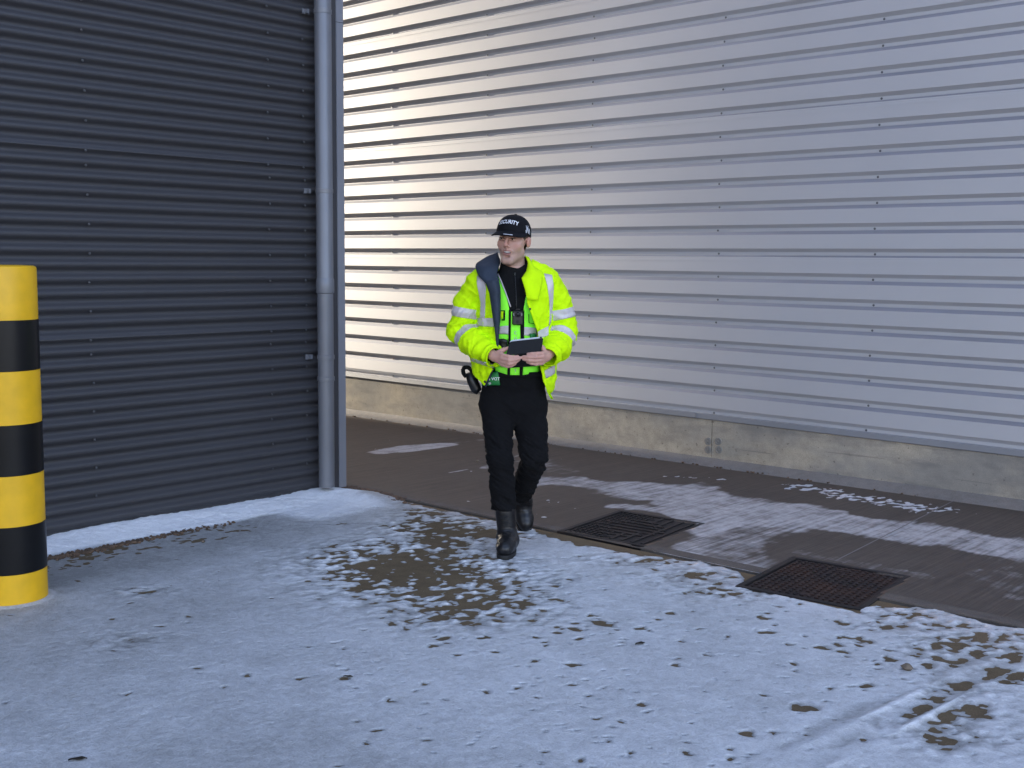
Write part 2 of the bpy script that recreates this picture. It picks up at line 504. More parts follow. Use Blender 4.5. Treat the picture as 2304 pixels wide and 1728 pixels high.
# ---- settled snow: a height field that dips under the slab where it has melted
DIRTY = [  # bare patches: photo centre, radii along / across the view in metres, strength
    (910, 1262, .33, .32, 1.15), (985, 1300, .36, .32, 1.1), (1060, 1362, .28, .22, .85), (845, 1285, .2, .28, .5),
    (870, 1340, .2, .2, .35), (985, 1185, .22, .20, 1.0), (1060, 1203, .28, .10, 1.0), (1110, 1200, .12, .09, 1.1), (955, 1155, .12, .12, .6),
    (1010, 1220, .2, .12, .7), (900, 1150, .12, .12, .2), (950, 1130, .2, .08, .5), (1010, 1395, .22, .10, .5), (1480, 1262, .35, .10, .5),
    (1575, 1300, .3, .12, .35), (1640, 1330, .18, .10, .7), (1560, 1290, .12, .07, .5), (1330, 1215, .15, .05, .5),
    (2150, 1455, .15, .10, .8), (2110, 1480, .1, .1, .6), (2170, 1550, .10, .09, .5), (2085, 1570, .07, .05, .7), (2200, 1600, .14, .07, .5), (2105, 1612, .08, .08, .6),
    (2130, 1640, .18, .14, .45), (2110, 1660, .12, .12, .4), (2280, 1520, .1, .08, .8), (1940, 1445, .02, .02, .5), (1970, 1412, .10, .05, .6), (2060, 1412, .10, .05, .55), (2075, 1400, .08, .05, .6),
    (2160, 1410, .08, .12, .5), (2240, 1430, .2, .06, .65), (2285, 1465, .1, .08, .65), (2240, 1475, .07, .05, 1.2), (2020, 1380, .14, .08, .7),
    (320, 1330, .10, .07, .42), (270, 1440, .14, .10, .25), (770, 1180, .12, .05, .2),
]
SPOTS = [  # round melt spots: photo centre, radius in metres
    (1717, 1394, .030), (1712, 1422, .034), (1727, 1382, .018), (1892, 1401, .028), (1904, 1434, .016), (1891, 1437, .022), (1912, 1436, .026), (1931, 1437, .026), (1950, 1443, .026),
    (1849, 1458, .034), (1891, 1453, .020), (1893, 1465, .026), (1936, 1454, .018), (1902, 1474, .014), (1775, 1451, .018), (1809, 1460, .013), (1789, 1495, .022), (1941, 1542, .034),
    (1804, 1592, .040), (2000, 1588, .028), (2087, 1496, .032), (2003, 1466, .022), (2003, 1484, .026), (1975, 1493, .022), (2255, 1510, .045), (2280, 1522, .05), (2261, 1534, .036),
    (2190, 1600, .045), (2141, 1440, .03), (1252, 1412, .020), (1264, 1417, .016), (1296, 1402, .022), (1440, 1414, .030), (1356, 1404, .050), (1340, 1385, .02), (1296, 1418, .034), (1302, 1440, .020),
    (1390, 1402, .018), (1477, 1395, .022), (1510, 1380, .020), (1560, 1375, .016), (1290, 1498, .028), (1318, 1500, .014), (1200, 1490, .022), (1203, 1436, .022), (1224, 1446, .018), (1085, 1436, .022),
    (998, 1437, .026), (978, 1455, .026), (1003, 1448, .020), (974, 1432, .012), (912, 1417, .022), (880, 1405, .022), (858, 1395, .022), (870, 1376, .018), (1023, 1477, .022), (920, 1471, .014), (780, 1528, .022),
    (795, 1553, .014), (842, 1587, .010), (848, 1647, .018), (817, 1675, .022), (445, 1504, .010), (745, 1447, .010), (755, 1445, .010), (765, 1442, .010), (698, 1454, .014), (703, 1317, .014), (730, 1320, .018), (609, 1345, .016),
    (950, 1585, .012), (1097, 1560, .012), (1450, 1590, .016), (1454, 1604, .016), (1343, 1617, .016), (1265, 1525, .012), (965, 1667, .014), (1680, 1652, .032), (1356, 1670, .014), (1438, 1562, .010), (1525, 1498, .012),
    (1160, 1500, .012), (1110, 1470, .014), (1060, 1470, .012), (1420, 1290, .02), (1275, 1305, .022), (1245, 1320, .022), (1165, 1330, .02), (1255, 1350, .026), (1275, 1355, .018), (1180, 1350, .014), (1200, 1395, .016), (1215, 1410, .012), (1500, 1268, .03), (1476, 1283, .026), (1560, 1316, .016),
    (1650, 1300, .03), (1700, 1330, .02), (1600, 1325, .024), (1545, 1335, .014), (1350, 1233, .02), (1320, 1231, .014), (2265, 1407, .05), (2304, 1400, .04), (1460, 1420, .014), (1400, 1440, .012),
]
G = 0.010
xs = np.arange(-6.02, 1.2, G); ys = np.arange(0.9, YJ + 0.03, G)
X, Y = np.meshgrid(xs, ys)
n6 = fbm(X / .036, Y / .046, seed=11, oct=3) - .5
n2 = vnoise(X / .022, Y / .022, seed=21) - .5
n60 = fbm(X / .7, Y / .7, seed=31, oct=3) - .5
wx = X + .05 * (fbm(X / .12, Y / .12, seed=41) - .5) + .030 * (vnoise(X / .028, Y / .028, seed=42) - .5); wy = Y + .05 * (fbm(X / .12, Y / .12, seed=51) - .5) + .030 * (vnoise(X / .028, Y / .028, seed=52) - .5)
vx, vy = -math.sin(YAW), math.cos(YAW)
cov = 0.82 + .45 * n60
# thinner frost to the left, near the bare strip and the bollard
thin = sstep(-3.6, -5.3, X) * .38
cov = cov - thin
wgt = np.full(X.shape, .16)
for px, py, ra, rb, s in DIRTY:
    x0, y0 = gp(px, py)
    ax = (wx - x0) * vy - (wy - y0) * vx      # across the view
    al = (wx - x0) * vx + (wy - y0) * vy      # along the view
    g = np.exp(-((ax / ra) ** 2 + (al / rb) ** 2) * 1.1)
    cov = cov - 1.08 * s * g
    wgt = np.maximum(wgt, np.minimum(1, 1.6 * s * g ** .5) * 2.9)
cov = cov + wgt * (n6 * 1.35 + n2 * .35)
for px, py, r in SPOTS:
    x0, y0 = gp(px, py)
    sl = (np.abs(xs - x0) < .15)
    ix = np.where(sl)[0]; iy = np.where(np.abs(ys - y0) < .15)[0]
    if len(ix) == 0 or len(iy) == 0: continue
    s_ = np.ix_(iy, ix)
    el = .75 + .5 * random.random()
    d = np.hypot((wx[s_] - x0) * el + .014 * n2[s_], (wy[s_] - y0) / el)
    cov[s_] = np.minimum(cov[s_], -.6 + 1.5 * sstep(.55, 1.45, d / (r * .88)))
# random freckles, denser to the right
for k in range(1700):
    x0 = random.uniform(-5.2, .2); y0 = random.uniform(1.4, 4.8)
    if random.random() > .12 + .88 * sstep(-4.6, -2.2, np.array([x0]))[0] * sstep(1.5, 3.2, np.array([y0]))[0]: continue
    r = random.choice([.004, .004, .005, .006, .007, .009, .012])
    ix = np.where(np.abs(xs - x0) < .05)[0]; iy = np.where(np.abs(ys - y0) < .05)[0]
    if len(ix) == 0 or len(iy) == 0: continue
    s_ = np.ix_(iy, ix)
    d = np.hypot(wx[s_] - x0, wy[s_] - y0)
    cov[s_] = np.minimum(cov[s_], -.6 + 1.55 * sstep(.5, 1.7, d / r))
# ragged edge along the slab joint
edge = YJ + .035 + .16 * (fbm(X / .28, Y * 0, seed=61) - .55) + .09 * (fbm(X / .05, Y / .05, seed=62) - .5)
edge = edge - .12 * sstep(-5.05, -5.3, X) * 0 - .17 * np.exp(-((X + 2.46) / .40) ** 6) - .10 * np.exp(-((X + 3.85) / .35) ** 2) - .05
cov = np.minimum(cov, 3.5 * (edge - Y) / .1 + .2)
# slab joint with a blown ridge, running towards the camera on the right
ridge = 0
for xr, w, hgt in ((-1.60, .035, .5), (-1.47, .02, .3)):
    rd_ = np.exp(-((X - xr - .09 * (Y - 4) - .03 * n6 - .03 * n60) / (w * .7)) ** 2) * sstep(4.7, 4.4, Y) * (.25 + .9 * sstep(.35, .65, fbm(X / .5, Y / .3, seed=77)))
    cov = np.where(rd_ > .15, np.maximum(cov, rd_ * (.75 + 1.6 * n60 + .8 * n6)), cov)
    cov = cov - .45 * np.exp(-((X - xr + .055 - .09 * (Y - 4)) / .03) ** 2) * sstep(.40, .58, fbm(X / .12, Y / .22, seed=71))
    ridge = ridge + .0055 * rd_ * (.6 + 1.5 * n60 + .6 * n6)
# bare wet strip of slab beside the bank, widest near the bollard
bx = X - (-5.735 + .05 * (fbm(Y / .4, X * 0, seed=81) - .5))
strip = sstep(.0, .04, bx) * sstep(.62 - .10 * (Y - 2.2), .22, bx) * sstep(4.35, 4.05, Y)
cov = cov * (1 - .0 * strip)
cov = np.where(strip > .02, np.minimum(cov, cov * (1 - strip) + strip * (.40 + .4 * n6 + .12 * n60)), cov) - .35 * sstep(.9, .3, bx) * sstep(4.4, 3.6, Y) * (bx > 0)
# bank of drifted snow against the dark wall
bank = sstep(.05, -.03, bx) * sstep(4.9, 4.55, Y) + sstep(.55, .2, X + 5.75) * sstep(3.95, 4.2, Y) * sstep(4.85, 4.6, Y)
bank = np.clip(bank, 0, 1)
cov = np.where(bank > .03, np.maximum(cov, bank * (1.5 + .6 * n6)), cov)
height = .0065 * np.clip(cov, -1.0, 1.3) + .0025 * np.clip(cov, 0, 1) * n6
height = height + ridge
height = height + sstep(0, .30, -5.71 - X) * (.024 + .022 * fbm(Y / .3, X / .2, seed=91)) * sstep(4.85, 4.6, Y)
height = height + .035 * np.exp(-(((X + 5.72) / .22) ** 2 + ((Y - 4.72) / .16) ** 2))
# collar of snow round the bollard and bare slab behind it
BX, BY = gp(29, 1346)
db = np.hypot(X - BX, Y - BY)
cov = np.where((db < .185) & (db > .1), np.maximum(cov, .75), cov)
height = np.where(db < .195, np.maximum(height, .010 * sstep(.195, .16, db) - .002), height)
ic = in_cover(X, Y, -.012)
cov = np.where(ic, -1.0, cov); height = np.where(ic, -.02, height)
height = height + bank * .006 * n6 + bank * .003 * n2 + .0011 * np.clip(cov, 0, 1) * n2
Z = SLOPE * (X - XW) + height
q = grid_faces(len(xs), len(ys))
keep = (cov.ravel()[q] > -.25).any(1) & (X.ravel()[q[:, 0]] < 1.0)
q = q[keep]
used = np.zeros(X.size, bool); used[q.ravel()] = True
remap = np.cumsum(used) - 1
me = new_mesh('snow', np.stack([X, Y, Z], -1).reshape(-1, 3)[used], remap[q], True)
at = me.attributes.new('cover', 'FLOAT', 'POINT')
at.data.foreach_set('value', np.clip(cov - .30 * sstep(3.4, 1.7, Y) * sstep(-1.2, -2.6, X), -.5, 1.4).astype(np.float32).ravel()[used])  # cover value lowered at near left, putting the building's shade into snow colour
link('snow', me, M['snow'], kind='stuff')

# ---- crumbs of snow left on the alley slab
CR = [([(1790, 1096), (1850, 1106), (1900, 1118)], .17, .95), ([(1890, 1112), (1990, 1130), (2060, 1145), (2110, 1148)], .17, .95), ([(1500, 1072), (1640, 1080)], .07, .62),
      ([(1660, 1082), (1700, 1088)], .05, .55), ([(1060, 1062), (1110, 1056)], .03, .7), ([(1240, 1030), (1262, 1034)], .03, .9), ([(2190, 1160), (2250, 1168)], .06, .6), ([(1230, 1130), (1290, 1145)], .08, .6),
      ([(860, 990), (880, 992)], .03, .6), ([(845, 1012), (853, 1014)], .02, .8), ([(1210, 1160), (1225, 1164)], .04, .9), ([(1085, 1085), (1105, 1090)], .035, .8), ([(1400, 1110), (1420, 1112)], .03, .6),
      ([(1030, 1128), (1050, 1130)], .03, .65), ([(940, 1058), (960, 1062)], .03, .6), ([(1340, 1120), (1360, 1124)], .03, .55)]
xs = np.arange(-9.3, -1.6, .012); ys = np.arange(YJ + .05, 7.3, .012)
X, Y = np.meshgrid(xs, ys)
n4 = fbm(X / .032, Y / .045, seed=111, oct=3) - .5
cv = np.full(X.shape, -1.0)
for pl, w, s in CR:
    pts = [gp(*p) for p in pl]
    d = seg_d(X, Y, pts)
    cv = np.maximum(cv, -1 + (1.02 * s) * sstep(1.5, .3, d / w))
cv = np.where(cv > -.99, cv + n4 * 1.9, -1)
q = grid_faces(len(xs), len(ys)); q = q[(cv.ravel()[q] > -.1).any(1)]
used = np.zeros(X.size, bool); used[q.ravel()] = True; remap = np.cumsum(used) - 1
me = new_mesh('snow_patch', np.stack([X, Y, SLOPE * (X - XW) + .006 + .008 * np.clip(cv, -1, .8)], -1).reshape(-1, 3)[used], remap[q], True)
at = me.attributes.new('cover', 'FLOAT', 'POINT'); at.data.foreach_set('value', (np.clip(cv, 0, 1) + .5).astype(np.float32).ravel()[used])
link('snow_patch', me, M['snow'], kind='stuff')


# ------------------------------------------------------------------ pale warehouse (right)
PR = 0.172218
DP = 0.021
ZR0 = CAMH - 1.11699          # top edge of the lowest dark rib
HTR = 9.0
right = thing('warehouse_building', 'silver grey warehouse with horizontal ribbed cladding on a concrete plinth', 'warehouse', (-4.7, YR, 0))
RX, RY_ = -4.7, YR


def prof_right(k0, k1):
    """profile rows (z, out) from rib k0 up to rib k1; out is towards the viewer"""
    r = []
    for k in range(k0, k1):
        z = ZR0 + k * PR           # upper edge of the downward slope
        r += [(z - .150 * PR - .13 * PR - .147 * PR, DP), (z - .150 * PR - .13 * PR, 0.0), (z - .150 * PR, 0.0), (z, DP)]
    return r


XSEAM = -4.835
first = True
for (k0, k1) in ((1, 7), (7, 13), (13, 19), (19, 25), (25, 31), (31, 37), (37, 43), (43, 49)):
    for (x0, x1, dd) in ((-70.0, XSEAM + .02, 0.0), (XSEAM, 12.0, .0015)):
        pr = prof_right(k0, k1)
        pr = pr + [(pr[-1][0] + (.573 - .0) * PR - .0, .020)] if False else pr
        # close the sheet at the wide flat of its last rib, lapping the sheet above
        ztop = ZR0 + k1 * PR - .427 * PR + .012
        rows = pr + [(ztop, DP)]
        if k0 == 1:
            rows = [(ZR0 - .0, DP)] + rows
        else:
            rows = [(rows[0][0] - .018, DP + .0012)] + [(rows[0][0], DP + .0008)] + rows[1:]
        vs = []; nx = 2
        for z, out in rows:
            for x in (x0, x1):
                vs.append((x - RX, -out - dd - (.0), z))
        fs = [(2 * i, 2 * i + 1, 2 * i + 3, 2 * i + 2) for i in range(len(rows) - 1)]
        o = link('cladding_sheet', new_mesh('cladding_sheet', vs, fs), M['silver'], right)
        o.data.materials.append(M['ledge_shade'])
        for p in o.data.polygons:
            if abs(p.normal.z) > .2 and (p.normal.z > 0) == (p.normal.y < 0): p.material_index = 1  # upward slopes get the painted shade tone
# lowest half rib: slope, valley and drip flashing
vs = []
rows = [(ZR0 + .004, DP - .0005), (ZR0 - .15 * PR, .0), (ZR0 - .30 * PR, .0)]
for z, out in rows:
    for x in (-70.0, 12.0): vs.append((x - RX, -out, z))
link('cladding_sheet', new_mesh('cladding_sheet', vs, [(0, 2, 3, 1), (2, 4, 5, 3)]), M['silver'], right)
zd0, zd1 = CAMH - 1.2085, ZR0 - .285 * PR
mb = MB()
for x0, x1, e in ((-70, -7.9, 0), (-7.897, -4.9, .0015), (-4.897, -1.9, 0), (-1.897, 12, .0015)):
    vs = [(x - RX, y, z) for x in (x0, x1) for y, z in ((.01, zd1 + .002), (-.034 - e, zd1), (-.036 - e, zd0 + .006), (-.030 - e, zd0), (.01, zd0 + .004))]
    mb2 = MB(); mb2.add(vs, [(i, i + 1, i + 6, i + 5) for i in range(4)])
    link('drip_flashing', new_mesh('drip_flashing', mb2.v, [f[::-1] for f in mb2.f]), M['trim'], right)
# precast plinth panels, 4 m long, with bolt caps at the joints
XP = -4.757
M['cap_grey'] = mat('bolt_cap_grey', (0.24, 0.225, 0.20), 0.8)
pm = None
for i, (x0, x1) in enumerate(((-70, -20.76), (-20.755, -12.76), (-12.755, XP - .003), (XP + .003, 3.24), (3.245, 12))):
    mb = MB(); n = 24
    vs = []
    for x in (x0, x1):
        g = gz(x)
        vs += [(x - RX, .10, g - .3), (x - RX, -.024, g - .3), (x - RX, -.024, zd0 + .02), (x - RX, .10, zd0 + .02)]
    e = .006
    mb.add(vs, [(0, 1, 2, 3), (7, 6, 5, 4), (1, 5, 6, 2), (2, 6, 7, 3)])
    p = mb.build('plinth_panel', M['plinth'], right)
for (px, py) in ((1593, 993), (1616, 993), (1593, 1012), (1617, 1012)):
    d = ray(px, py); t = (YR - .024 - CAM.y) / d.y; P = CAM + d * t
    mb = MB(); mb.lathe([(.030, 0), (.029, .008), (.020, .009), (.019, .004), (.010, .004), (.008, .008), (0.001, .009)], 16, (P.x - RX, -.023, P.z), 'y')
    o = mb.build('bolt_cap', M['cap_grey'], right); autosmooth(o)
# mortar fillet at the foot of the plinth
mb = MB()
for x0, x1 in ((-70, -9), (-9, -6), (-6, -3), (-3, 0), (0, 12)):
    vs = [(x - RX, y, gz(x) + z) for x in (x0, x1) for y, z in ((-.022, .055), (-.036, .045), (-.120, .018), (-.150, .004))]
    mb.add(vs, [(i, i + 1, i + 5, i + 4) for i in range(3)])
link('mortar_fillet', new_mesh('mortar_fillet', mb.v, [f[::-1] for f in mb.f], True), M['margin'], right)
# body of the building behind the sheets
mb = MB(); mb.box((-70 - RX, .03, .3), (12 - RX, 24, HTR - .55))
mb.build('wall', M['trim'], right)
mb = MB(); mb.box((-70.1 - RX, -.05, HTR - .55), (12.1 - RX, 24.1, HTR - .40))
mb.build('roof', M['roof'], right)
# fixings
mb = MB(); mb.lathe([(.0085, 0), (.0085, .002), (.0055, .0025), (.0055, .004), (.003, .0045)], 8, (0, 0, 0), 'y')
rivet_me = new_mesh('rivet', mb.v, mb.f); rivet_me.materials.append(M['screw'])
for c, xr in enumerate((-8.446, -7.189, -5.991, -4.760, -3.52)):
    for k in range(0, 23):
        ro = bpy.data.objects.new('rivet', rivet_me); scene.collection.objects.link(ro); ro.parent = right
        ro.location = (xr - RX + random.uniform(-.01, .01), 0.0 - (.0 if xr < XSEAM else .0015 if k > 0 else 0), ZR0 + k * PR - .15 * PR - .072 * PR)

# ------------------------------------------------------------------ dark warehouse (left)
PL = 0.0791951
ZL0 = CAMH + 1.35326          # centre of the top dark rib in view
left = thing('warehouse_building', 'dark anthracite warehouse of fine horizontal corrugated cladding with a grey downpipe at its corner', 'warehouse', (XW, YC, 0))
LDEPTH = 47.2
HTL = 14.0
AMP = .0120


def prof_left(k0, k1, n=12):
    r = []
    for k in range(k0, k1):
        for i in range(n):
            t = i / n
            a = 2 * math.pi * t
            s = math.cos(a)
            s = math.copysign(abs(s) ** .75, s)
            r.append((ZL0 + (k + t) * PL, s))
    return r


# k counts up from the top dark rib; dark slope at t = 0.75.. so shift by a quarter
def left_rows(k0, k1):
    return [(z + .25 * PL, AMP * (1 + s)) for z, s in prof_left(k0, k1)]


seams = [(-37, -23), (-23, -10), (-10, 3), (3, 16), (16, 29), (29, 42), (42, 56)]
for i, (k0, k1) in enumerate(seams):
    rows = left_rows(k0, k1)
    rows = [(z, o_ + .0) for z, o_ in rows]
    if i > 0:
        rows = [(rows[0][0] - .012, rows[0][1] - .0010), (rows[0][0] - .0001, rows[0][1] + .0006)] + rows
    rows.append((rows[-1][0] + PL / 12, rows[0][1] if False else AMP * 2 - .0005))
    if i == 0: rows = [(z, o_) for z, o_ in rows if z > .025]
    vs = []
    for z, out in rows:
        for y in (-26 - YC, -.085): vs.append((out, y, z))
    me = new_mesh('cladding_sheet', vs, [(2 * j, 2 * j + 1, 2 * j + 3, 2 * j + 2) for j in range(len(rows) - 1)], True)
    link('cladding_sheet', me, M['anthracite'], left)
mb = MB(); mb.box((-LDEPTH, -26 - YC, .05), (-.02, -.012, HTL - .3))
mb.build('wall', M['anthracite'], left)
mb = MB(); mb.box((-LDEPTH - .1, -26.1 - YC, HTL - .3), (.08, .06, HTL - .1))
mb.build('roof', M['roof'], left)
mb = MB(); mb.box((-.03, -26 - YC, -.1), (.004, -.1, .03)); mb.build('base_rail', M['flash'], left)
def y_on(px, x):
    d = ray(px, 620); return CAM.y + d.y * (x - CAM.x) / d.x


YF0, YF1 = y_on(760.5, XW + .034), y_on(776.5, XW + .032)
# corner flashing: flat lip over the corrugation and a folded nib
mb = MB(); mb.box((AMP * 2 + .001, YF0 - YC - .075, .03), (AMP * 2 + .0035, YF0 - YC - .0005, HTL - .32)); mb.build('flashing_lip', M['anthracite'], left)
for z0, z1 in ((.03, 3.06), (3.063, 6.0), (6.003, HTL - .32)):
    mb = MB()
    rows = [(.0, YF0 - YC), (.030, YF0 - YC), (.034, YF0 - YC + .003), (.034, YF1 - YC - .003), (.030, YF1 - YC), (-.10, YF1 - YC)]
    vs = [(x, y, z) for z in (z0, z1) for x, y in rows]; k = len(rows)
    mb.add(vs, [(j, j + 1, k + j + 1, k + j) for j in range(k - 1)])
    mb.build('corner_flashing', M['flash'], left)
mb = MB(); mb.lathe([(.0078, 0), (.0078, .0018), (.0052, .0024), (.0052, .006), (.003, .0068)], 8, (0, 0, 0), 'x')
riv2 = new_mesh('rivet', mb.v, mb.f); riv2.materials.append(M['screw_light'])
ROWS = [-4, -2, 0, 2, 4, 6, 8, 10, 11, 13, 15, 17, 19, 21, 23, 24, 26, 28, 30, 32, 34]
for y, lag in ((3.045, 0), (4.23, 0), (4.50, 0)):
    for j in ROWS:
        jj = j
        ro = bpy.data.objects.new('rivet', riv2); scene.collection.objects.link(ro); ro.parent = left
        ro.location = (AMP * 2 + .000, y - YC + random.uniform(-.006, .006), ZL0 - jj * PL)
# downpipe with collars and brackets
d = ray(732, 700); Pp = CAM + d * ((XW + .10) / d.x)
py_ = Pp.y - YC
mb = MB(); prof = [(.0515, .07), (.0515, 1.33), (.0575, 1.335), (.0585, 1.345), (.0585, 1.375), (.0575, 1.42), (.055, 1.425), (.0535, 1.43), (.0535, HTL - .4)]
mb.lathe(prof, 32, (.10, py_, 0)); dp = mb.build('downpipe', M['pipe'], left); autosmooth(dp, 30)
for zz in (.78, .92, 1.98, 3.09, 4.3, 5.5):
    mb = MB(); mb.lathe([(.0535, zz - .014), (.0565, zz - .013), (.0565, zz + .013), (.0535, zz + .014)], 32, (.10, py_, 0))
    if zz != .78:
        mb.box((.012, py_ - .10, zz - .016), (.024, py_ - .046, zz + .016)); mb.box((.020, py_ - .082, zz - .012), (.05, py_ - .066, zz + .012))
    mb.build('pipe_bracket', M['pipe'], dp); 

# ------------------------------------------------------------------ bollard
bl = thing('bollard', 'thick yellow and black striped bollard standing in front of the dark cladding', 'bollard', (BX, BY, gz(BX)))
BR = .150
dist = math.hypot(BX, BY)
zs = []
for yy in (598, 721, 836, 957, 1071, 1186, 1293, 1364):
    dd = ray(30, yy); t = (dist - BR * .9) / math.hypot(dd.x, dd.y); zs.append((CAM + dd * t).z - gz(BX))
zs[-1] = 0.0
for i in range(7):
    z1, z0 = zs[i], zs[i + 1]
    mb = MB()
    if i == 0:
        mb.lathe([(BR, z0), (BR, z1 - .012), (BR - .004, z1 - .004), (BR - .014, z1), (BR - .05, z1 + .002)], 48)
    else:
        mb.lathe([(BR + (.0012 if i % 2 else 0), z0 + .0008), (BR + (.0012 if i % 2 else 0), z1 - .0008)], 48)
    o = mb.build('black_band' if i % 2 else 'yellow_band', M['black_sleeve'] if i % 2 else M['yellow'], bl); autosmooth(o, 40)

# ------------------------------------------------------------------ cast iron covers
def cover(pts, label, kind, mt):
    P = [Vector((*gp(*p), 0)) for p in pts]
    c = sum(P, Vector()) / 4
    ex = ((P[1] - P[0]) + (P[2] - P[3])); ey = ((P[3] - P[0]) + (P[2] - P[1]))
    ly, lx = ex.length / 2, ey.length / 2
    ang = math.atan2(ex.x * -1, ex.y)
    t = thing('manhole_cover', label, 'manhole cover', (c.x, c.y, gz(c.x) + .0005), ang)
    hx, hy = lx / 2, ly / 2
    mb = MB(); w = .030
    for a, b in (((-hx, -hy), (hx, -hy + w)), ((-hx, hy - w), (hx, hy)), ((-hx, -hy + w + .0005), (-hx + w, hy - w - .0005)), ((hx - w, -hy + w + .0005), (hx, hy - w - .0005))):
        mb.box((*a, -.06), (*b, .008), .002)
    mb.build('frame', M['iron'], t)
    mb = MB(); w2 = w + .006
    mb.box((-hx + w2, -hy + w2, -.05), (hx - w2, hy - w2, .0005), .002); mb.build('plate', mt, t)
    mb = MB()
    nx = 15; ny = 16
    for i in range(nx):
        for j in range(ny):
            u = (i + .5) / nx * 2 - 1; v = (j + .5) / ny * 2 - 1
            x = u * (hx - w2 - .008); y = v * (hy - w2 - .008)
            if kind == 'stud':
                if abs(u) < .12 and abs(abs(v) - .8) < .1: continue
                sx, sy = (.010, .0065) if (i + j) % 2 else (.0065, .010)
                mb.box((x - sx, y - sy, .001), (x + sx, y + sy, .0075), .001)
            else:
                if abs(u) + abs(v) < .62: continue
                if u < -.1:
                    mb.box((x - .006, y - .013, .001), (x + .006, y + .013, .0075), .001)
                elif i % 2 == 0:
                    mb.box((x - .010, y - .019, .001), (x + .010, y + .019, .0075), .001)
    if kind != 'stud':
        for k in range(7):
            a = -.20 + k * .062
            L_ = .24 - abs(k - 3) * .05
            mb.box((-L_, a - .012, .001), (L_, a + .008, .008), .001)
    mb.build('tread', mt, t, kind='stuff')
    for sy in (-1, 1):
        mb = MB(); mb.box((-.035, sy * (hy - w2 - .055) - .012, .0005), (.035, sy * (hy - w2 - .055) + .012, .004), .001)
        mb.build('lifting_slot', mt, t)
    return t


cover(COVERS[0], 'black iron manhole cover with raised diagonal bars, just behind the walking man', 'bar', M['iron'])
cover(COVERS[1], 'rust stained black manhole cover with a studded tread, nearer the camera', 'stud', M['iron_rust'])


# ------------------------------------------------------------------ grit, stones, leaves
def pebble(mb, c, r, squash=.6):
    n = 7
    rot = random.random() * 6.28
    pts = []
    for zz, rr in ((-.8, .55), (-.1, 1.0), (.55, .78), (.95, .3)):
        for i in range(n):
            a = rot + 2 * math.pi * i / n
            q_ = r * rr * random.uniform(.75, 1.15)
            pts.append((c[0] + q_ * math.cos(a), c[1] + q_ * math.sin(a) * random.uniform(.8, 1), c[2] + r * squash * zz))
    fs = [(k * n + i, k * n + (i + 1) % n, k * n + n + (i + 1) % n, k * n + n + i) for k in range(3) for i in range(n)]
    fs += [tuple(range(n - 1, -1, -1)), tuple(range(3 * n, 4 * n))]
    mb.add(pts, fs)


mb = MB()
for i in range(1500):
    y = random.uniform(1.6, 3.75)
    dens = sstep(3.9, 2.6, np.array([y]))[0]
    if random.random() > dens: continue
    x = -5.70 + .02 * math.sin(y * 5) + random.gauss(.0, .022) + .02
    pebble(mb, (x, y, gz(x) + .004), random.uniform(.005, .014))
for i in range(800):
    x = random.gauss(-5.78, .15); y = random.gauss(4.90, .06)
    if y > YJ + .09: continue
    pebble(mb, (x, y - .03, gz(x) + .006), random.uniform(.006, .02))
for i in range(70):
    x = random.uniform(-9, -3); y = YR - .15 + random.gauss(0, .01)
    pebble(mb, (x, y, gz(x) + .012), random.uniform(.004, .012))
mb.build('gravel', M['gravel'], kind='stuff')


def single_pebble(name, px, py, r, m, label, cat='stone', dz=.010):
    x, y = gp(px, py)
    mb = MB(); pebble(mb, (0, 0, 0), r)
    o = mb.build(name, m); o.location = (x, y, gz(x) + dz); autosmooth(o, 50)
    tag(o, label, cat)


single_pebble('pebble', 2041, 1510, .024, M['stone'], 'pale brown pebble on the snow at the lower right', dz=.016)
single_pebble('pebble', 1074, 1042, .018, M['stone'], 'small dark brown pebble on the alley concrete beside the trouser leg', dz=.016)
single_pebble('pebble', 457, 1222, .014, M['stone'], 'dark pebble on the bare slab in front of the snow bank')


def leaf(px, py, l, w, rz, label):
    x, y = gp(px, py)
    vs = []; n = 9
    for i in range(n):
        t = i / (n - 1); ww = w * math.sin(math.pi * t) ** .8
        for s in (-1, 0, 1):
            vs.append((l * (t - .5), s * ww * .5, .003 * abs(s) + .002 * math.sin(t * 3) + .0015 * math.sin(9 * t + s)))
    me = new_mesh('leaf', vs, grid_faces(3, n), True)
    o = link('leaf', me, M['leaf']); o.location = (x, y, gz(x) + .0075); o.rotation_euler = (0, 0, rz)
    md = o.modifiers.new('thickness', 'SOLIDIFY'); md.thickness = .0012
    tag(o, label, 'leaf')


leaf(1440, 1453, .045, .022, 1.2, 'small dark leaf lying flat on the snow below the nearer manhole cover')
leaf(175, 1715, .055, .022, 1.0, 'brown leaf on the snow at the bottom left corner')
leaf(783, 1528, .035, .016, .6, 'tiny brown leaf on the open snow below the bare patch')

